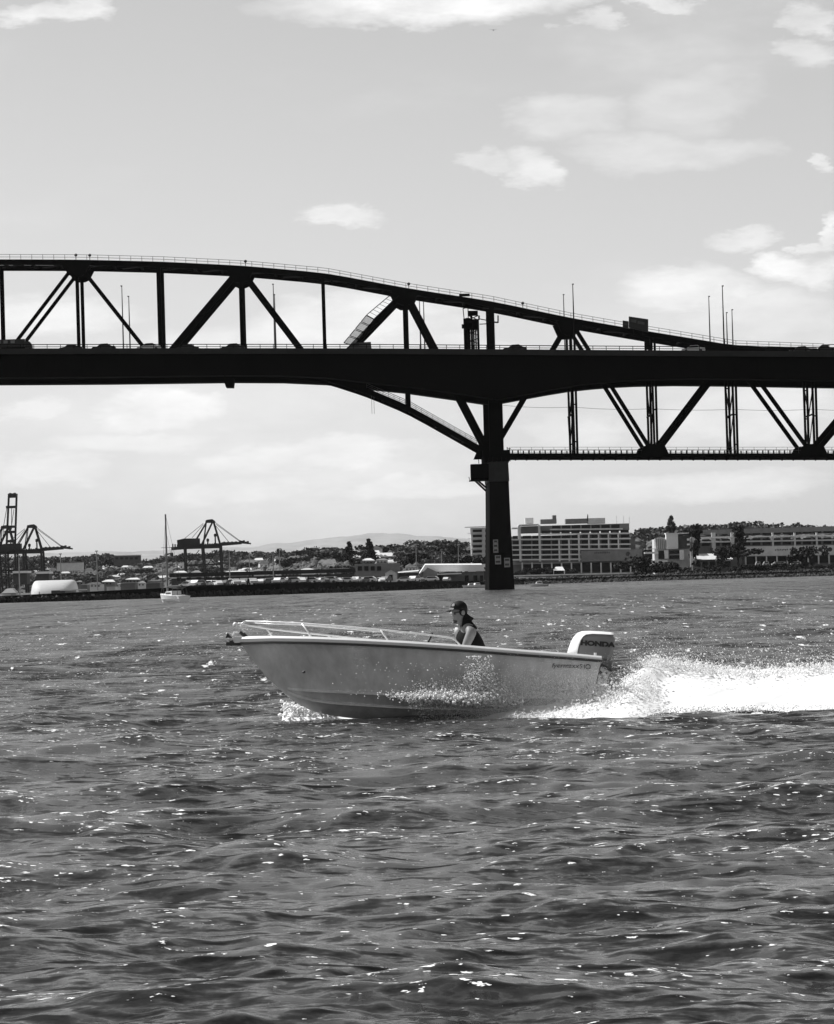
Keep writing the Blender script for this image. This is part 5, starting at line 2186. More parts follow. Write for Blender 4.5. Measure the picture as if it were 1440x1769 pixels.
def make_crane(raised, label, cx):
    base = at(cx, 985, CY)
    r = empty('container_crane', (base.x, CY, 4.0), label, 'crane', 'container cranes at the port')
    GZ_ = 18.0

    def C(X, Y, dy=0.0):          # crane drawing in photo pixels relative to the apex at (365, 900)
        p_ = at(365, 950, CY)
        v = Vector(((X - 365) * K, 0, -(Y - 950) * K)) + Vector((base.x, CY + dy, p_.z))
        return v
    hw = 7.0
    for (top, bot, w_) in (((320.5, 940), (321, 1015), 1.1), ((351, 944), (355, 1015), 1.3), ((382, 944), (383.5, 1015), 1.2)):
        for s_ in (-1, 1):
            m = MB()
            m.beam(C(*top, s_ * hw), C(*bot, s_ * hw), w_, 1.2)
            m.build('leg', M['crane'], r)
    for (p_, q_) in (((346, 950), (321, 978)), ((377, 950), (357, 980)), ((352, 952), (382, 985))):
        m = MB()
        m.beam(C(*p_, -hw), C(*q_, -hw), .5, .5)
        m.build('leg_brace', M['crane'], r)
    for (Y_, x0, x1) in ((975, 321, 383), (946, 321, 383)):
        for s_ in (-1, 1):
            m = MB()
            m.beam(C(x0, Y_, s_ * hw), C(x1, Y_, s_ * hw), .9, .9)
            m.build('sill_beam', M['crane'], r)
    for s_ in (-1, 1):               # main girder: two beams with a ragged walkway line
        m = MB()
        m.beam(C(297, 946, s_ * 3), C(384, 941.5, s_ * 3), 1.9, 1.0)
        m.build('main_girder', M['crane'], r)
    m = MB()
    m.prism([C(*p_, -4) for p_ in [(307.5, 931.5), (320, 929), (346, 929.5), (346, 941), (308, 943)]], (0, 8, 0))
    m.build('machinery_house', M['crane'], r)
    m = MB()
    for k_ in range(22):
        x_ = 300 + k_ * 4.0
        m.box(C(x_, 940.5 + (k_ % 3) * .5, -3.6), (.8, .5, 1.4 + .6 * random.random()))
    stuff(m.build('walkway_rail', M['crane'], r))
    for s_ in (-1, 1):
        for (p_, q_, w_) in (((358, 903), (341, 930), .6), ((358, 903), (352, 942), .5), ((369, 902), (349, 941), .7), ((371, 902), (381, 940), .9)):
            m = MB()
            m.beam(C(*p_, s_ * 3), C(*q_, s_ * 4), w_, .6)
            m.build('frame_leg', M['crane'], r)
    m = MB()
    m.prism([C(*p_, -3.5) for p_ in [(357, 903), (358, 898.5), (363, 897.5), (369, 897), (373, 900), (374, 903.5)]], (0, 7, 0))
    m.build('apex_head', M['crane'], r)
    for (p_, q_) in (((353, 904), (320, 929)), ((353, 906), (333, 928))):
        m = MB()
        m.beam(C(*p_), C(*q_), .28, .28)
        m.build('stay', M['crane'], r)
    for (x_, y_) in ((360, 930), (373, 922)):
        m = MB()
        m.beam(C(x_, 941), C(x_, y_), .8, .8)
        m.box(C(x_, y_ + 3), (1.6, 1, 1.6))
        m.build('sheave_frame', M['crane'], r)
    m = MB()
    m.tube([C(297, 947), C(297.3, 953)], .12, 5)
    m.ball(C(297.5, 956), (.9, .9, 1.4), 8, 6)
    m.build('hook_block', M['crane'], r)
    if not raised:
        for s_ in (-1, 1):
            m = MB()
            m.beam(C(383, 941.5, s_ * 3), C(418, 939.5, s_ * 3), 1.5, .9)
            m.beam(C(416, 939.0, s_ * 3), C(434, 941, s_ * 2.2), .9, .9)
            m.build('boom', M['crane'], r)
        m = MB()
        for k_ in range(14):
            x_ = 385 + k_ * 3.4
            m.box(C(x_, 939.0 - (k_ % 2) * .8 - (1.6 if 415 < x_ < 424 else 0)), (1.0, 5, 1.2))
        stuff(m.build('boom_fittings', M['crane'], r))
        for (p_, q_) in (((374, 903), (416, 936)), ((375, 906), (416, 937.5)), ((374, 908), (396, 937))):
            m = MB()
            m.beam(C(*p_), C(*q_), .3, .3)
            m.build('stay', M['crane'], r)
    else:
        for s_, xs_ in ((-1, 0), (1, 0)):
            m = MB()
            m.beam(C(366 if s_ < 0 else 379, 940, s_ * 3), C(373 if s_ < 0 else 384.5, 843, s_ * 3), 1.2, 1.1)
            m.build('boom', M['crane'], r)
        m = MB()
        m.prism([C(*p_, -3) for p_ in [(372, 850), (372, 843), (375, 841.5), (378, 843), (383, 841.5), (385.5, 844), (385.5, 850)]], (0, 6, 0))
        m.build('boom_tip', M['crane'], r)
        for (y_, x0, x1) in ((866, 367, 384), (900, 364, 382), (909, 363, 381), (925, 365, 380)):
            m = MB()
            m.beam(C(x0, y_), C(x1, y_), 1.5, 5)
            m.build('boom_cross_beam', M['crane'], r)
        for (p_, q_) in (((376, 866), (375, 905)), ((374, 905), (380, 870)), ((360, 905), (368, 866)), ((362, 902), (356, 940))):
            m = MB()
            m.beam(C(*p_), C(*q_), .35, .35)
            m.build('stay', M['crane'], r)
    return r


make_crane(False, 'dark container crane with its boom lowered, standing alone right of the yacht', 365)
make_crane(False, 'dark container crane with its boom lowered, partly behind the raised one', 56.5)
make_crane(True, 'dark container crane with its boom raised upright at the left edge', 11.5)

# ---- wording that tells one of a row from its neighbours: counted from the left within a stretch named by landmarks
ORD = ['first', 'second', 'third', 'fourth', 'fifth', 'sixth', 'seventh', 'eighth', 'ninth', 'tenth', 'eleventh', 'twelfth', 'thirteenth', 'fourteenth', 'fifteenth', 'sixteenth', 'seventeenth', 'eighteenth', 'nineteenth', 'twentieth'] + ['twenty-' + q for q in ('first', 'second', 'third', 'fourth', 'fifth', 'sixth', 'seventh', 'eighth', 'ninth')] + ['thirtieth']


def ordinals(pxs, stretches):
    """(upper px, words) stretches -> for every px its 'nth ... from left' and the stretch words"""
    out = [None] * len(pxs)
    order = sorted(range(len(pxs)), key=lambda i: pxs[i])
    cnt = {}
    for i in order:
        w_ = next((w for lim, w in stretches if pxs[i] < lim), stretches[-1][1])
        k_ = cnt.get(w_, 0)
        cnt[w_] = k_ + 1
        out[i] = (ORD[min(k_, 29)], w_)
    return out


HILL = [(55, 'at the left edge'), (130, 'above the left cranes'), (195, 'left of the flat block'), (290, 'between flat block and yacht mast'), (345, 'left of the lone crane apex'), (440, 'right of the lone crane apex'),
        (520, 'left of the pair of masts'), (600, 'left of the skyline pines'), (718, 'between pines and broad headed mast'), (2000, 'left of the pier')]


# ---- trees
def crown_mesh(name, kind, seed):
    rnd = random.Random(seed)
    V_, F_ = [], []

    def leafq(c, s):
        e = Euler((rnd.random() * 6.3, rnd.random() * 6.3, rnd.random() * 6.3)).to_matrix()
        o = len(V_)
        for (a_, b_) in ((-1, -.7), (1, -.6), (.8, .7), (-.7, .8)):
            V_.append(c + e @ Vector((a_ * s, b_ * s, rnd.uniform(-.2, .2) * s)))
        F_.append((o, o + 1, o + 2, o + 3))
    if kind == 'round':
        cl = [(Vector((rnd.gauss(0, .36), rnd.gauss(0, .36), .58 + rnd.uniform(-.26, .26))), rnd.uniform(.16, .30)) for _ in range(16)]
        for c, r_ in cl:
            for _ in range(46):
                d = Vector((rnd.gauss(0, 1), rnd.gauss(0, 1), rnd.gauss(0, 1))).normalized() * r_ * rnd.uniform(.55, 1.05)
                leafq(c + Vector((d.x, d.y, d.z * .75)), rnd.uniform(.035, .075))
    elif kind == 'flat':
        cl = [(Vector((rnd.gauss(0, .5), rnd.gauss(0, .4), .74 + rnd.uniform(-.1, .14))), rnd.uniform(.14, .26)) for _ in range(16)]
        for c, r_ in cl:
            for _ in range(42):
                d = Vector((rnd.gauss(0, 1), rnd.gauss(0, 1), rnd.gauss(0, 1))).normalized() * r_ * rnd.uniform(.5, 1.05)
                leafq(c + Vector((d.x, d.y, d.z * .5)), rnd.uniform(.03, .07))
    elif kind == 'conifer':
        for k_ in range(15):
            z = .10 + .88 * k_ / 14
            rr2 = .30 * (1 - (k_ / 14) ** 1.15) + .015
            for j in range(7):
                a_ = rnd.random() * 6.28
                for t in (.35, .6, .8, 1.0):
                    for _ in range(2):
                        leafq(Vector((math.cos(a_) * rr2 * t + rnd.gauss(0, .015), math.sin(a_) * rr2 * t + rnd.gauss(0, .015), z - .04 * t + rnd.gauss(0, .012))), rnd.uniform(.022, .042))
    elif kind == 'tall':
        cl = [(Vector((rnd.gauss(0, .07), rnd.gauss(0, .07), z)), rnd.uniform(.08, .15)) for z in np.linspace(.2, .9, 12)]
        for c, r_ in cl:
            for _ in range(40):
                d = Vector((rnd.gauss(0, 1), rnd.gauss(0, 1), rnd.gauss(0, 1))).normalized() * r_ * rnd.uniform(.4, 1.05)
                leafq(c + d, rnd.uniform(.025, .05))
    else:   # bush
        cl = [(Vector((rnd.gauss(0, .4), rnd.gauss(0, .35), .35 + rnd.uniform(-.2, .25))), rnd.uniform(.18, .32)) for _ in range(14)]
        for c, r_ in cl:
            for _ in range(40):
                d = Vector((rnd.gauss(0, 1), rnd.gauss(0, 1), rnd.gauss(0, 1))).normalized() * r_ * rnd.uniform(.5, 1.05)
                leafq(c + Vector((d.x, d.y, d.z * .8)), rnd.uniform(.04, .08))
    me = bpy.data.meshes.new(name)
    me.from_pydata([tuple(v) for v in V_], [], F_)
    return me


CROWNS = {}
for kind, n_ in (('round', 4), ('flat', 2), ('conifer', 2), ('tall', 2), ('bush', 3)):
    for k_ in range(n_):
        for mt_ in ('leaf', 'leaf_dark'):
            me = crown_mesh('crown', kind, 100 * k_ + len(kind))
            me.materials.append(M[mt_])
            CROWNS[(kind, k_, mt_)] = me
tq = MB()
tq.tube([(0, 0, -.15), (.01, 0, .25), (0, .01, .6)], [.035, .026, .012], 6)
for a_ in (0.4, 2.4, 4.5):
    tq.tube([(0, 0, .32), (.13 * math.cos(a_), .13 * math.sin(a_), .56)], [.016, .006], 5)
tob = tq.build('trunk', M['bark'])
TRUNK = tob.data
bpy.data.objects.remove(tob)
tree_n = 0


def tree(px, ytop, Yv, h, kind, label, group=None, mt_='leaf', wide=1.0, base_z=None, name='tree', cat='tree'):
    global tree_n
    tree_n += 1
    t = at(px, ytop, Yv)
    zb = t.z - h if base_z is None else base_z
    r = empty(name, (t.x, Yv, zb), label, cat, group)
    r.rotation_euler.z = random.random() * 6.28
    r.scale = (h * wide, h * wide, (t.z - zb))
    ks = [k_ for k_ in CROWNS if k_[0] == kind and k_[2] == mt_]
    c = bpy.data.objects.new('crown', CROWNS[ks[tree_n % len(ks)]])
    col.objects.link(c)
    c.parent = r
    if kind != 'bush':
        q = bpy.data.objects.new('trunk', TRUNK)
        col.objects.link(q)
        q.parent = r
    return r


# single trees one can point at
tree(602.5, 935, 1700, 9, 'conifer', 'dark cone shaped pine on the skyline, left of two', mt_='leaf_dark', wide=1.5)
tree(636, 930.5, 1650, 12, 'conifer', 'tall dark cone shaped pine on the skyline, right of two', mt_='leaf_dark', wide=1.2)
tree(641, 936, 1660, 10, 'conifer', 'shorter pine leaning against the tall skyline pine', mt_='leaf_dark', wide=1.0)
tree(1158.5, 890.5, 1480, 15, 'conifer', 'tall pointed pine above the white building at right', mt_='leaf', wide=1.0)
tree(1200, 905, 1316, 13, 'tall', 'tall narrow dark tree in front of the terrace building', mt_='leaf_dark', wide=.8)
tree(1273, 907, 1312, 13, 'tall', 'tall dark tree rising out of a spreading bush before the terrace building', mt_='leaf_dark', wide=1.2)
tree(1282, 948, 1308, 6, 'flat', 'spreading dark tree in front of the terrace building', mt_='leaf_dark', wide=1.6)
tree(1250, 944, 1309, 6.2, 'round', 'dark bushy tree left of the spreading tree', mt_='leaf_dark', wide=1.1)
tree(1389, 944, 1309, 7.2, 'round', 'round dark tree beside the white van at right', mt_='leaf_dark', wide=1.1)
tree(1113, 960, 1309, 8.0, 'round', 'round dark tree at the right corner of the long block', mt_='leaf_dark', wide=1.2)
tree(1157, 969, 1309, 5.5, 'round', 'low dark tree below the white building', mt_='leaf_dark', wide=1.5)
ball_t = empty('ball_finial', at(1194.5, 940, 1314), 'dark ball on a thin pole beside the tall narrow tree', 'pole')
m = MB()
m.tube([at(1194.8, 960, 1314), at(1194.3, 911, 1314)], .10, 6)
m.build('pole', M['black'], ball_t)
m = MB()
m.ball(at(1194, 909.5, 1314), .62, 12, 9)
m.build('ball', M['black'], ball_t, smooth=True)
# low bushes along the top of the bank
G1 = 'bushes along the top of the rock bank'
BP = list(range(1118, 1300, 13)) + list(range(1300, 1540, 10))
BO = ordinals(BP, [(1158, 'below the white building'), (1203, 'under the ball topped pole'), (1285, 'below the spreading tree'), (1372, 'below the pale vans'), (2000, 'right of the round tree at the right')])
for px, (o_, w_) in zip(BP, BO):
    tree(px + random.uniform(-4, 4), random.uniform(974, 983) - (px - 1100) * .026, 1303 + random.uniform(-3, 3), random.uniform(2.0, 3.6), 'bush', o_ + ' low bush from left on the bank ' + w_, G1, mt_='leaf_dark', wide=random.uniform(.9, 1.4), name='bush', cat='bush')
for k_, px in enumerate(range(893, 1000, 9)):
    tree(px + random.uniform(-3, 3), random.uniform(977, 984), 1330 + random.uniform(-3, 3), random.uniform(2.4, 3.4), 'bush', ORD[k_] + ' dark bush from left before the ground floor of the long block', 'bushes before the long block', mt_='leaf_dark', wide=1.0, name='bush', cat='bush')
# skyline trees behind the right-hand buildings
G2 = 'trees on the skyline behind the right shore buildings'
sky_r = [(1086, 930), (1095, 926), (1104, 925), (1113, 925), (1122, 914), (1133, 911.5), (1145, 911), (1172, 909), (1184, 907), (1195, 909), (1212, 908), (1225, 906), (1238, 909), (1250, 913), (1262, 906), (1272, 902.5), (1284, 904), (1297, 910), (1312, 909), (1325, 904), (1338, 908), (1352, 908), (1366, 906.5), (1380, 907), (1394, 910), (1410, 911), (1428, 912), (1446, 910), (1465, 909), (1490, 906), (1515, 909), (1540, 906)]
RO = ordinals([q[0] for q in sky_r], [(1150, 'left of the pointed pine'), (1203, 'above the white building'), (1262, 'between the tall dark trees'), (1340, 'right of the tall dark trees'), (1400, 'left of the round ports'), (2000, 'at the right edge')])
for k_, (px, y) in enumerate(sky_r):
    tree(px + random.uniform(-2, 2), y + random.uniform(-1, 1), 1490 + random.uniform(-25, 25), random.uniform(9, 11), ('round', 'round', 'flat')[k_ % 3], RO[k_][0] + ' skyline tree from left ' + RO[k_][1], G2, wide=random.uniform(1.0, 1.5))
# skyline trees of the left-hand hill
G3 = 'trees along the crest of the far hill'
sky_l = [(-60, 962), (-30, 960), (0, 960), (30, 962), (55, 962), (78, 960), (96, 964), (112, 964), (128, 963), (143, 959), (158, 957.5), (174, 956), (188, 958), (250, 966), (262, 965), (275, 965), (290, 963), (302, 960), (316, 957.5), (330, 956), (345, 955), (360, 956), (374, 953), (388, 951), (402, 950.5), (416, 953), (430, 956), (444, 953), (458, 954), (472, 953), (487, 953.5), (502, 954), (517, 953), (532, 953), (548, 952), (562, 953), (577, 951), (590, 951), (615, 951), (650, 952), (664, 950), (678, 947), (692, 945), (704, 945), (718, 948), (732, 946), (744, 941), (757, 936), (768, 934), (778, 937), (790, 944), (803, 947), (816, 950), (560, 947.5), (712, 938), (754, 933), (866, 952)]
LO = ordinals([q[0] for q in sky_l], HILL)
for k_, (px, y) in enumerate(sky_l):
    Yc = slope_y(px) + 990 + random.uniform(-60, 60)
    tree(px + random.uniform(-3, 3), y + random.uniform(-1, 1.5), Yc, random.uniform(8, 11) * Yc / 2300, ('round', 'flat', 'round', 'round')[k_ % 4], LO[k_][0] + ' crest tree from left ' + LO[k_][1], G3, mt_='leaf' if k_ % 3 else 'leaf_dark', wide=random.uniform(1.1, 1.9))
# individual trees and houses on the slope
G4, G5 = 'trees on the slope of the far hill', 'pale houses on the slope of the far hill'
TP = [random.uniform(-20, 860) for _ in range(130)]
TO = ordinals(TP, HILL)
for k_, px in enumerate(TP):
    Yv = slope_y(px) + random.uniform(80, 950)
    x = (px - 720) / F_PX * Yv
    h = random.uniform(5, 9)
    zt = gz(x, Yv) + h
    py = hor(px) - (zt - CAM_H) * F_PX / Yv
    tree(px, py, Yv, h, ('round', 'flat', 'bush')[k_ % 3], TO[k_][0] + ' slope tree from left ' + TO[k_][1], G4, mt_='leaf' if k_ % 2 else 'leaf_dark', wide=random.uniform(1.0, 1.8))


def make_house(label, wallm, roofm, w_, d_, h_):
    r = empty('house', (0, 0, 0), label, 'house', G5)
    m = MB()
    m.box((0, 0, h_ / 2 - .5), (w_, d_, h_ + 1))
    m.build('wall', M[wallm], r)
    m = MB()
    o = .5
    m.add([(-w_ / 2 - o, -d_ / 2 - o, h_), (w_ / 2 + o, -d_ / 2 - o, h_), (w_ / 2 + o, d_ / 2 + o, h_), (-w_ / 2 - o, d_ / 2 + o, h_), (-w_ / 2 + 1.5, 0, h_ + 2.0), (w_ / 2 - 1.5, 0, h_ + 2.0)],
          [(0, 1, 5, 4), (1, 2, 5), (2, 3, 4, 5), (3, 0, 4), (0, 3, 2, 1)])
    m.build('roof', M[roofm], r)
    nwin = max(2, int(w_ / 3))
    for k_ in range(nwin):
        m = MB()
        m.box((-w_ / 2 + (k_ + .5) * w_ / nwin, -d_ / 2 - .02, h_ * .55), (1.3, .12, 1.3))
        m.build('window', M['glass'], r)
    return r


protos = [make_house('pale house half hidden by trees on the far slope', wm2, rm2, w_, 7, h_) for (wm2, rm2, w_, h_) in
          (('white', 'roof_red', 8, 3.2), ('midgrey', 'roof_red', 10, 3.4), ('offwhite', 'darkgrey', 7, 5.4), ('midgrey', 'lightgrey', 12, 3.2), ('white', 'lightgrey', 9, 3.0))]
HPX = [random.uniform(60, 835) for _ in range(88)]
HO = ordinals(HPX, HILL)
for k_, px in enumerate(HPX):
    Yv = slope_y(px) + random.uniform(300, 930)
    x = (px - 720) / F_PX * Yv
    pr = protos[k_ % 5]
    c = pr if k_ < 5 else copy_tree(pr)
    c.location = (x, Yv, gz(x, Yv) + .6)
    c.rotation_euler.z = random.uniform(-.5, .5)
    k2 = random.uniform(.62, .95)
    c.scale = (k2, k2, k2)
    c['label'] = HO[k_][0] + ' small pale house from left on the slope ' + HO[k_][1]
# the flat-topped block on the skyline and its neighbours
fb = building('flat_block', 196, 241, 959, 972, 3250, 16, M['darkgrey'], 'dark flat topped block on the skyline left of the yacht mast')
for k_ in range(5):
    window_at(fb, 199 + k_ * 8.4, 204 + k_ * 8.4, 962.5, 966.5, 3249.9)
px_box('roof', 194.5, 242.5, 958, 959.6, 3249, 18, M['black'], fb)
gl = building('long_roofed_hall', 98, 142, 971.5, 980, 2850, 12, M['lightgrey'], 'long pale roofed hall on the slope right of the cranes')
px_box('roof', 96, 143, 970.5, 972.3, 2849, 14, M['midgrey'], gl)
for (x0, x1, y0, y1, lb) in ((62, 84, 991, 996, 'dark store with a bright flat roof between the crane legs'), (22, 46, 990, 996, 'dark store with a bright flat roof at the far left behind the cranes'), (140, 150, 1010, 1019, 'mid grey box shed right of the white hangar'),
                              (208, 233, 1007, 1017, 'grey box shed left of the yacht, first of two'), (252, 276, 1007, 1017, 'grey box shed left of the yacht, second of two'), (184, 198, 1014, 1020, 'small white cabin on the wharf left of the yacht')):
    b_ = building('store', x0, x1, y0, y1, 930 + (x0 * 7 % 60), 8, M['white'] if 'white cabin' in lb else M['darkgrey'] if 'dark store' in lb else M['midgrey'], lb, 'shed', down=2)
    px_box('roof', x0 - .6, x1 + .6, y0 - (4 if 'bright' in lb else .8), y0 + .5, 929 + (x0 * 7 % 60), 10, M['white'] if 'bright' in lb else M['lightgrey'], b_)
SHEDS = [(132, 141, 1000, 'midgrey'), (150, 172, 1003, 'lightgrey'), (176, 192, 998, 'midgrey'), (200, 214, 1001, 'lightgrey'), (217, 236, 996, 'midgrey'), (238, 250, 1001, 'offwhite'), (255, 274, 997, 'midgrey'),
         (300, 322, 981, 'lightgrey'), (330, 344, 984, 'midgrey'), (390, 420, 982, 'midgrey'), (438, 452, 979, 'offwhite'), (486, 512, 982, 'midgrey'), (520, 540, 979, 'lightgrey'), (545, 558, 983, 'offwhite'), (626, 646, 961, 'midgrey'), (650, 666, 959, 'lightgrey'), (700, 716, 975, 'offwhite')]
SO = ordinals([q[0] for q in SHEDS], HILL)
for k_, (x0, x1, y0, mt_) in enumerate(SHEDS):
    Yv = 1060 + (k_ * 37) % 160
    y0 += 5 + (k_ * 5) % 4
    x1 += (k_ * 3) % 7
    b_ = building('warehouse', x0, x1, y0, y0 + 8, Yv, 9, M[mt_], SO[k_][0] + ' small gabled warehouse from left ' + SO[k_][1], 'shed', 'small warehouses behind the wharf', down=4)
    xm = (x0 + x1) / 2
    a, b, c = at(x0 - .6, y0 + .2, Yv - .3), at(x1 + .6, y0 + .2, Yv - .3), at(xm, y0 - 1.2 - (k_ % 3) * .8, Yv + 4)
    m = MB()
    m.prism([a, b, b + Vector((-1.2, 4.5, c.z - b.z)), a + Vector((1.2, 4.5, c.z - a.z))], (0, .2, .15))
    m.build('roof', M[('midgrey', 'darkgrey', 'offwhite', 'midgrey', 'lightgrey')[k_ % 5]], b_)
    for j in range(max(2, int((x1 - x0) / 6))):
        window_at(b_, x0 + 1.5 + j * 6, x0 + 3.6 + j * 6, y0 + 2, y0 + 4.5, Yv - .04)
# the wood that covers the slope between them
mbw = MB()
ico = []


def clump(c, r_):
    n1 = random.randint(5, 7)
    o = len(mbw.v)
    vsx = [Vector(c) + Vector((0, 0, r_ * random.uniform(.7, 1.0)))]
    for (zz, rr3) in ((.45, .75), (-.1, 1.0)):
        for k_ in range(n1):
            a_ = 6.283 * k_ / n1 + random.random() * .5
            q = r_ * rr3 * random.uniform(.7, 1.25)
            vsx.append(Vector(c) + Vector((math.cos(a_) * q, math.sin(a_) * q, r_ * zz + r_ * random.uniform(-.2, .2))))
    fs = [(0, 1 + k_, 1 + (k_ + 1) % n1) for k_ in range(n1)]
    for k_ in range(n1):
        a, b = 1 + k_, 1 + (k_ + 1) % n1
        fs.append((a, a + n1, b + n1, b))
    mbw.add(vsx, fs)


for _ in range(6000):
    px = random.uniform(-1000, 875)
    Yv = slope_y(px) + 60 + 1080 * random.random() ** .8
    x = (px - 720) / F_PX * Yv
    r_ = random.uniform(1.2, 3.2)
    clump((x, Yv, gz(x, Yv) + r_ * .6), r_)
for _ in range(900):
    px = random.uniform(1080, 1700)
    Yv = random.uniform(1420, 1600)
    x = (px - 720) / F_PX * Yv
    r_ = random.uniform(2, 4)
    clump((x, Yv, gz(x, Yv) + r_), r_)
stuff(mbw.build('hillside_wood', M['leaf'], None, fix=False))

# ---- small vehicles and boats standing along the wharf edge
G6 = 'cars parked along the wharf edge'


def small_van(label, matn, w_):
    r = empty('parked_car', (0, 0, 0), label, 'car', G6)
    m = MB()
    m.prism([Vector((x * w_ / 4, -.85, z)) for x, z in ((-2, .35), (-2, .9), (-1.3, 1.0), (-.8, 1.5), (1.2, 1.5), (1.9, 1.0), (2, .4))], (0, 1.7, 0))
    m.build('body', M[matn], r)
    m = MB()
    m.prism([Vector((x * w_ / 4, -.87, z)) for x, z in ((-1.15, 1.03), (-.75, 1.4), (1.1, 1.4), (1.6, 1.03))], (0, 1.74, 0))
    m.build('window', M['glass'], r)
    for (x, y) in ((-1.2, -.8), (1.2, -.8), (-1.2, .8), (1.2, .8)):
        m = MB()
        m.tube([(x * w_ / 4, y - .1, .33), (x * w_ / 4, y + .1, .33)], .33, 10)
        m.build('wheel', M['rubber'], r)
    return r


svp = [small_van('small car parked along the wharf edge', mt_, w_) for mt_, w_ in (('white', 4.2), ('lightgrey', 4.0), ('white', 4.8), ('midgrey', 4.3))]
WP = [318, 326, 337, 343, 352, 361, 372, 384, 391, 401, 412, 419, 426, 432, 447, 454, 462, 468, 478, 491, 499, 510, 516, 524, 531, 540, 548, 556, 563, 571, 578, 584, 593, 604, 612, 624, 632, 642, 655, 663, 693, 700, 712, 722, 741, 768]
WO = ordinals(WP, [(395, 'left of the tall pale mast'), (445, 'in front of the white container'), (520, 'right of the white container'), (604, 'before the right half of the dark shed'), (690, 'before the grey warehouse'), (2000, 'before the white roofed boat shed')])
for k_, px in enumerate(WP):
    c = svp[k_ % 4] if k_ < 4 else copy_tree(svp[k_ % 4])
    Yv = interp([(s_[0], s_[1]) for s_ in SHORE[:7]], px) + random.uniform(4.5, 8)
    c.location = ((px - 720) / F_PX * Yv, Yv, gz((px - 720) / F_PX * Yv, Yv))
    c.rotation_euler.z = 1.57 + random.uniform(-.5, .5) if k_ % 4 else random.uniform(-.2, .2)
    k2 = random.uniform(.75, 1.0)
    c.scale = (k2, k2, k2)
    c['label'] = WO[k_][0] + ' small car from left on the wharf ' + WO[k_][1]
# ---- yacht at anchor
yt = empty('yacht', at(299, 1039, 535), 'sailing yacht with bare masts anchored off the wharf at left', 'yacht')
yt.location.z = 0
yo = Vector((yt.location.x, 535, 0))
yaw = R(-62)
ymat = Matrix.Rotation(yaw, 3, 'Z')


def YP(x, y, z):
    return yo + ymat @ Vector((x, y, z))


m = MB()
rings = []
for t in np.linspace(0, 1, 15):
    x = -4.2 + 8.0 * t
    b_ = 1.35 * (1 - abs(2 * t - 1.15) ** 2.3 / 1.38) if t < .95 else 1.35 * .72
    b_ = max(b_, .06)
    zs = 1.15 - .3 * t + .1 * (1 - t) ** 2
    rings.append([YP(x, -b_, zs), YP(x + .2 * (1 - t), -b_ * .86, .45), YP(x + .55 * (1 - t), -b_ * .5, -.1), YP(x + .55 * (1 - t), b_ * .5, -.1), YP(x + .2 * (1 - t), b_ * .86, .45), YP(x, b_, zs)])
m.loft(rings)
m.build('hull', M['white'], yt)
m = MB()
m.loft([[YP(-1.6, -.7, 1.0), YP(-1.6, .7, 1.0), YP(-1.3, .55, 1.5), YP(-1.3, -.55, 1.5)], [YP(1.2, -.8, .95), YP(1.2, .8, .95), YP(1.1, .7, 1.6), YP(1.1, -.7, 1.6)]])
ca = m.build('cabin', M['offwhite'], yt)
for s_ in (-1, 1):
    m = MB()
    m.beam(YP(-1.0, s_ * .70, 1.28), YP(.8, s_ * .79, 1.3), .2, .06)
    m.build('window', M['glass'], ca)
m = MB()
m.prism([YP(1.3, -.8, 1.9), YP(1.3, .8, 1.9), YP(3.1, .7, 2.0), YP(3.1, -.7, 2.0)], (0, 0, .08))
m.build('bimini', M['black'], yt)
for (x, s_) in ((1.35, -1), (1.35, 1), (3.0, -1), (3.0, 1)):
    m = MB()
    m.tube([YP(x, s_ * .7, .9), YP(x, s_ * .68, 1.95)], .03, 5)
    m.build('bimini_post', M['rail'], yt)
top = at(285.5, 888, 535)
m = MB()
mast_foot = YP(-1.9, 0, 1.2)
mast_top = Vector((mast_foot.x, mast_foot.y, top.z))
m.tube([mast_foot, mast_top], [.15, .11], 8)
m.build('mast', M['midgrey'], yt)
m = MB()
m.tube([YP(-1.85, 0, 2.1), YP(2.9, 0, 2.15)], .07, 7)
m.build('boom', M['rail'], yt)
m = MB()
m.tube([YP(-1.7, 0, 2.22), YP(2.7, 0, 2.28)], [.14, .12], 7)
m.build('furled_sail', M['darkgrey'], yt)
for (p_, q_) in ((YP(-4.1, 0, 1.25), mast_top - Vector((0, 0, .3))), (YP(3.7, 0, .95), mast_top), (YP(-.5, -1.3, 1.0), mast_top - Vector((0, 0, 2.5))), (YP(-.5, 1.3, 1.0), mast_top - Vector((0, 0, 2.5)))):
    m = MB()
    m.tube([p_, q_], .018, 4)
    m.build('stay', M['rail'], yt)
m = MB()
sp_ = mast_top.lerp(mast_foot, .42)
m.tube([sp_ + ymat @ Vector((0, -.8, 0)), sp_ + ymat @ Vector((0, .8, 0))], .035, 5)
m.build('spreader', M['rail'], yt)
m = MB()
m.tube([at(280, 1018, 536), at(281.5, 965, 536)], .05, 6)
m.build('mizzen_mast', M['rail'], yt)
for x in (-3.6, -2.4, 2.0, 3.2):
    for s_ in (-1, 1):
        m = MB()
        m.tube([YP(x, s_ * .75, 1.0), YP(x, s_ * .75, 1.6)], .02, 4)
        m.build('stanchion', M['rail'], yt)

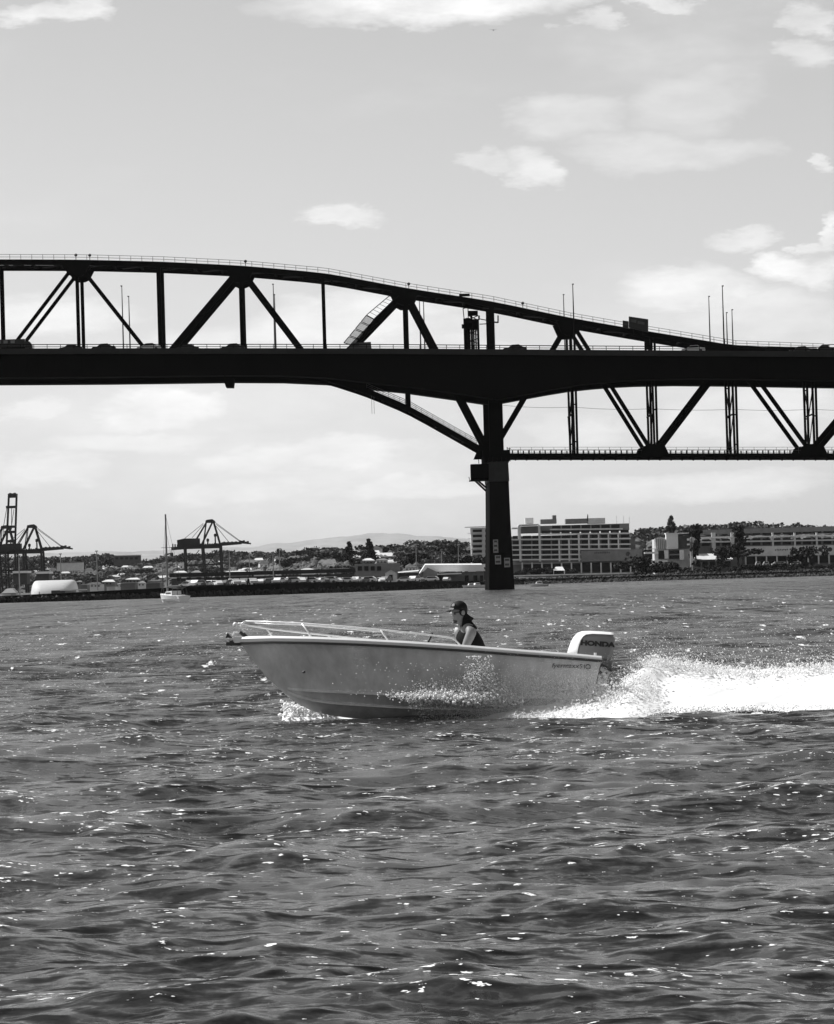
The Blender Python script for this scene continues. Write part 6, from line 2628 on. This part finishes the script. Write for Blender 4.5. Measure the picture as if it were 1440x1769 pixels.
# ---- small boats, buoy, bird
def small_boat(name, px, Yv, L_, label, yaw_, cabin=True, group=None):
    c = at(px, 1010, Yv)
    r = empty(name, (c.x, Yv, 0), label, 'boat', group)
    rm = Matrix.Rotation(yaw_, 3, 'Z')
    f = lambda x, y, z: Vector((c.x, Yv, 0)) + rm @ Vector((x * L_, y * L_, z))
    m = MB()
    rings = []
    for t in np.linspace(0, 1, 11):
        b_ = .17 * (1 - (1 - min(1, t / .5)) ** 2.2) + .004
        zs = .75 - .22 * t
        rings.append([f(-.5 + t, -b_, zs), f(-.5 + t + .06 * (1 - t), -b_ * .8, .18), f(-.5 + t + .12 * (1 - t), 0, -.12), f(-.5 + t + .06 * (1 - t), b_ * .8, .18), f(-.5 + t, b_, zs)])
    m.loft(rings)
    m.build('hull', M['white'], r)
    if cabin:
        m = MB()
        m.loft([[f(-.16, -.12, .6), f(-.16, .12, .6), f(-.08, .09, 1.15), f(-.08, -.09, 1.15)], [f(.2, -.14, .55), f(.2, .14, .55), f(.18, .11, 1.2), f(.18, -.11, 1.2)]])
        cb = m.build('cabin', M['white'], r)
        m = MB()
        m.beam(f(-.08, -.125, .95), f(.16, -.138, .95), .22, .05)
        m.build('window', M['glass'], cb)
    m = MB()
    m.beam(f(-.48, -.004, .72), f(.5, -.17, .5), .08, .05)
    m.build('rub_rail', M['darkgrey'], r)
    return r


small_boat('motor_cruiser', 930, 885, 4.6, 'small white motorboat moored right of the pier foot', 0.05)
small_boat('moored_boat', 812, 930, 4.2, 'white boat moored left of the pier foot, nearest the shed', .2, group='boats moored at the pier foot')
small_boat('moored_boat', 829, 935, 4.6, 'white boat moored left of the pier foot, nearest the pier', 2.9, cabin=False, group='boats moored at the pier foot')
small_boat('moored_boat', 822, 965, 4.8, 'white cabin boat moored behind two others at the pier foot', .5, group='boats moored at the pier foot')
by = empty('buoy', (at(598, 1023, 855).x, 855, 0), 'round white mooring buoy floating off the wharf', 'buoy')
m = MB()
c = by.location
m.ball((c.x, 855, .28), (.48, .48, .42), 12, 9)
m.build('float', M['white'], by, smooth=True)
m = MB()
m.tube([(c.x, 855, .65), (c.x + .05, 855, .95)], .06, 6)
m.build('ring', M['rail'], by)
br = empty('bird', at(852, 52, 420), 'tiny dark bird gliding high above the arch', 'bird')
m = MB()
c = at(852, 52, 420)
m.ball(c, (.07, .2, .06), 8, 6)
m.add([c + Vector((-.02, -.08, .02)), c + Vector((-.02, .08, .02)), c + Vector((-.42, .06, .10)), c + Vector((-.40, -.02, .10))], [(0, 1, 2, 3)])
m.add([c + Vector((.02, -.08, .02)), c + Vector((.02, .08, .02)), c + Vector((.42, .06, .10)), c + Vector((.40, -.02, .10))], [(3, 2, 1, 0)])
m.build('body', M['black'], br, fix=False)
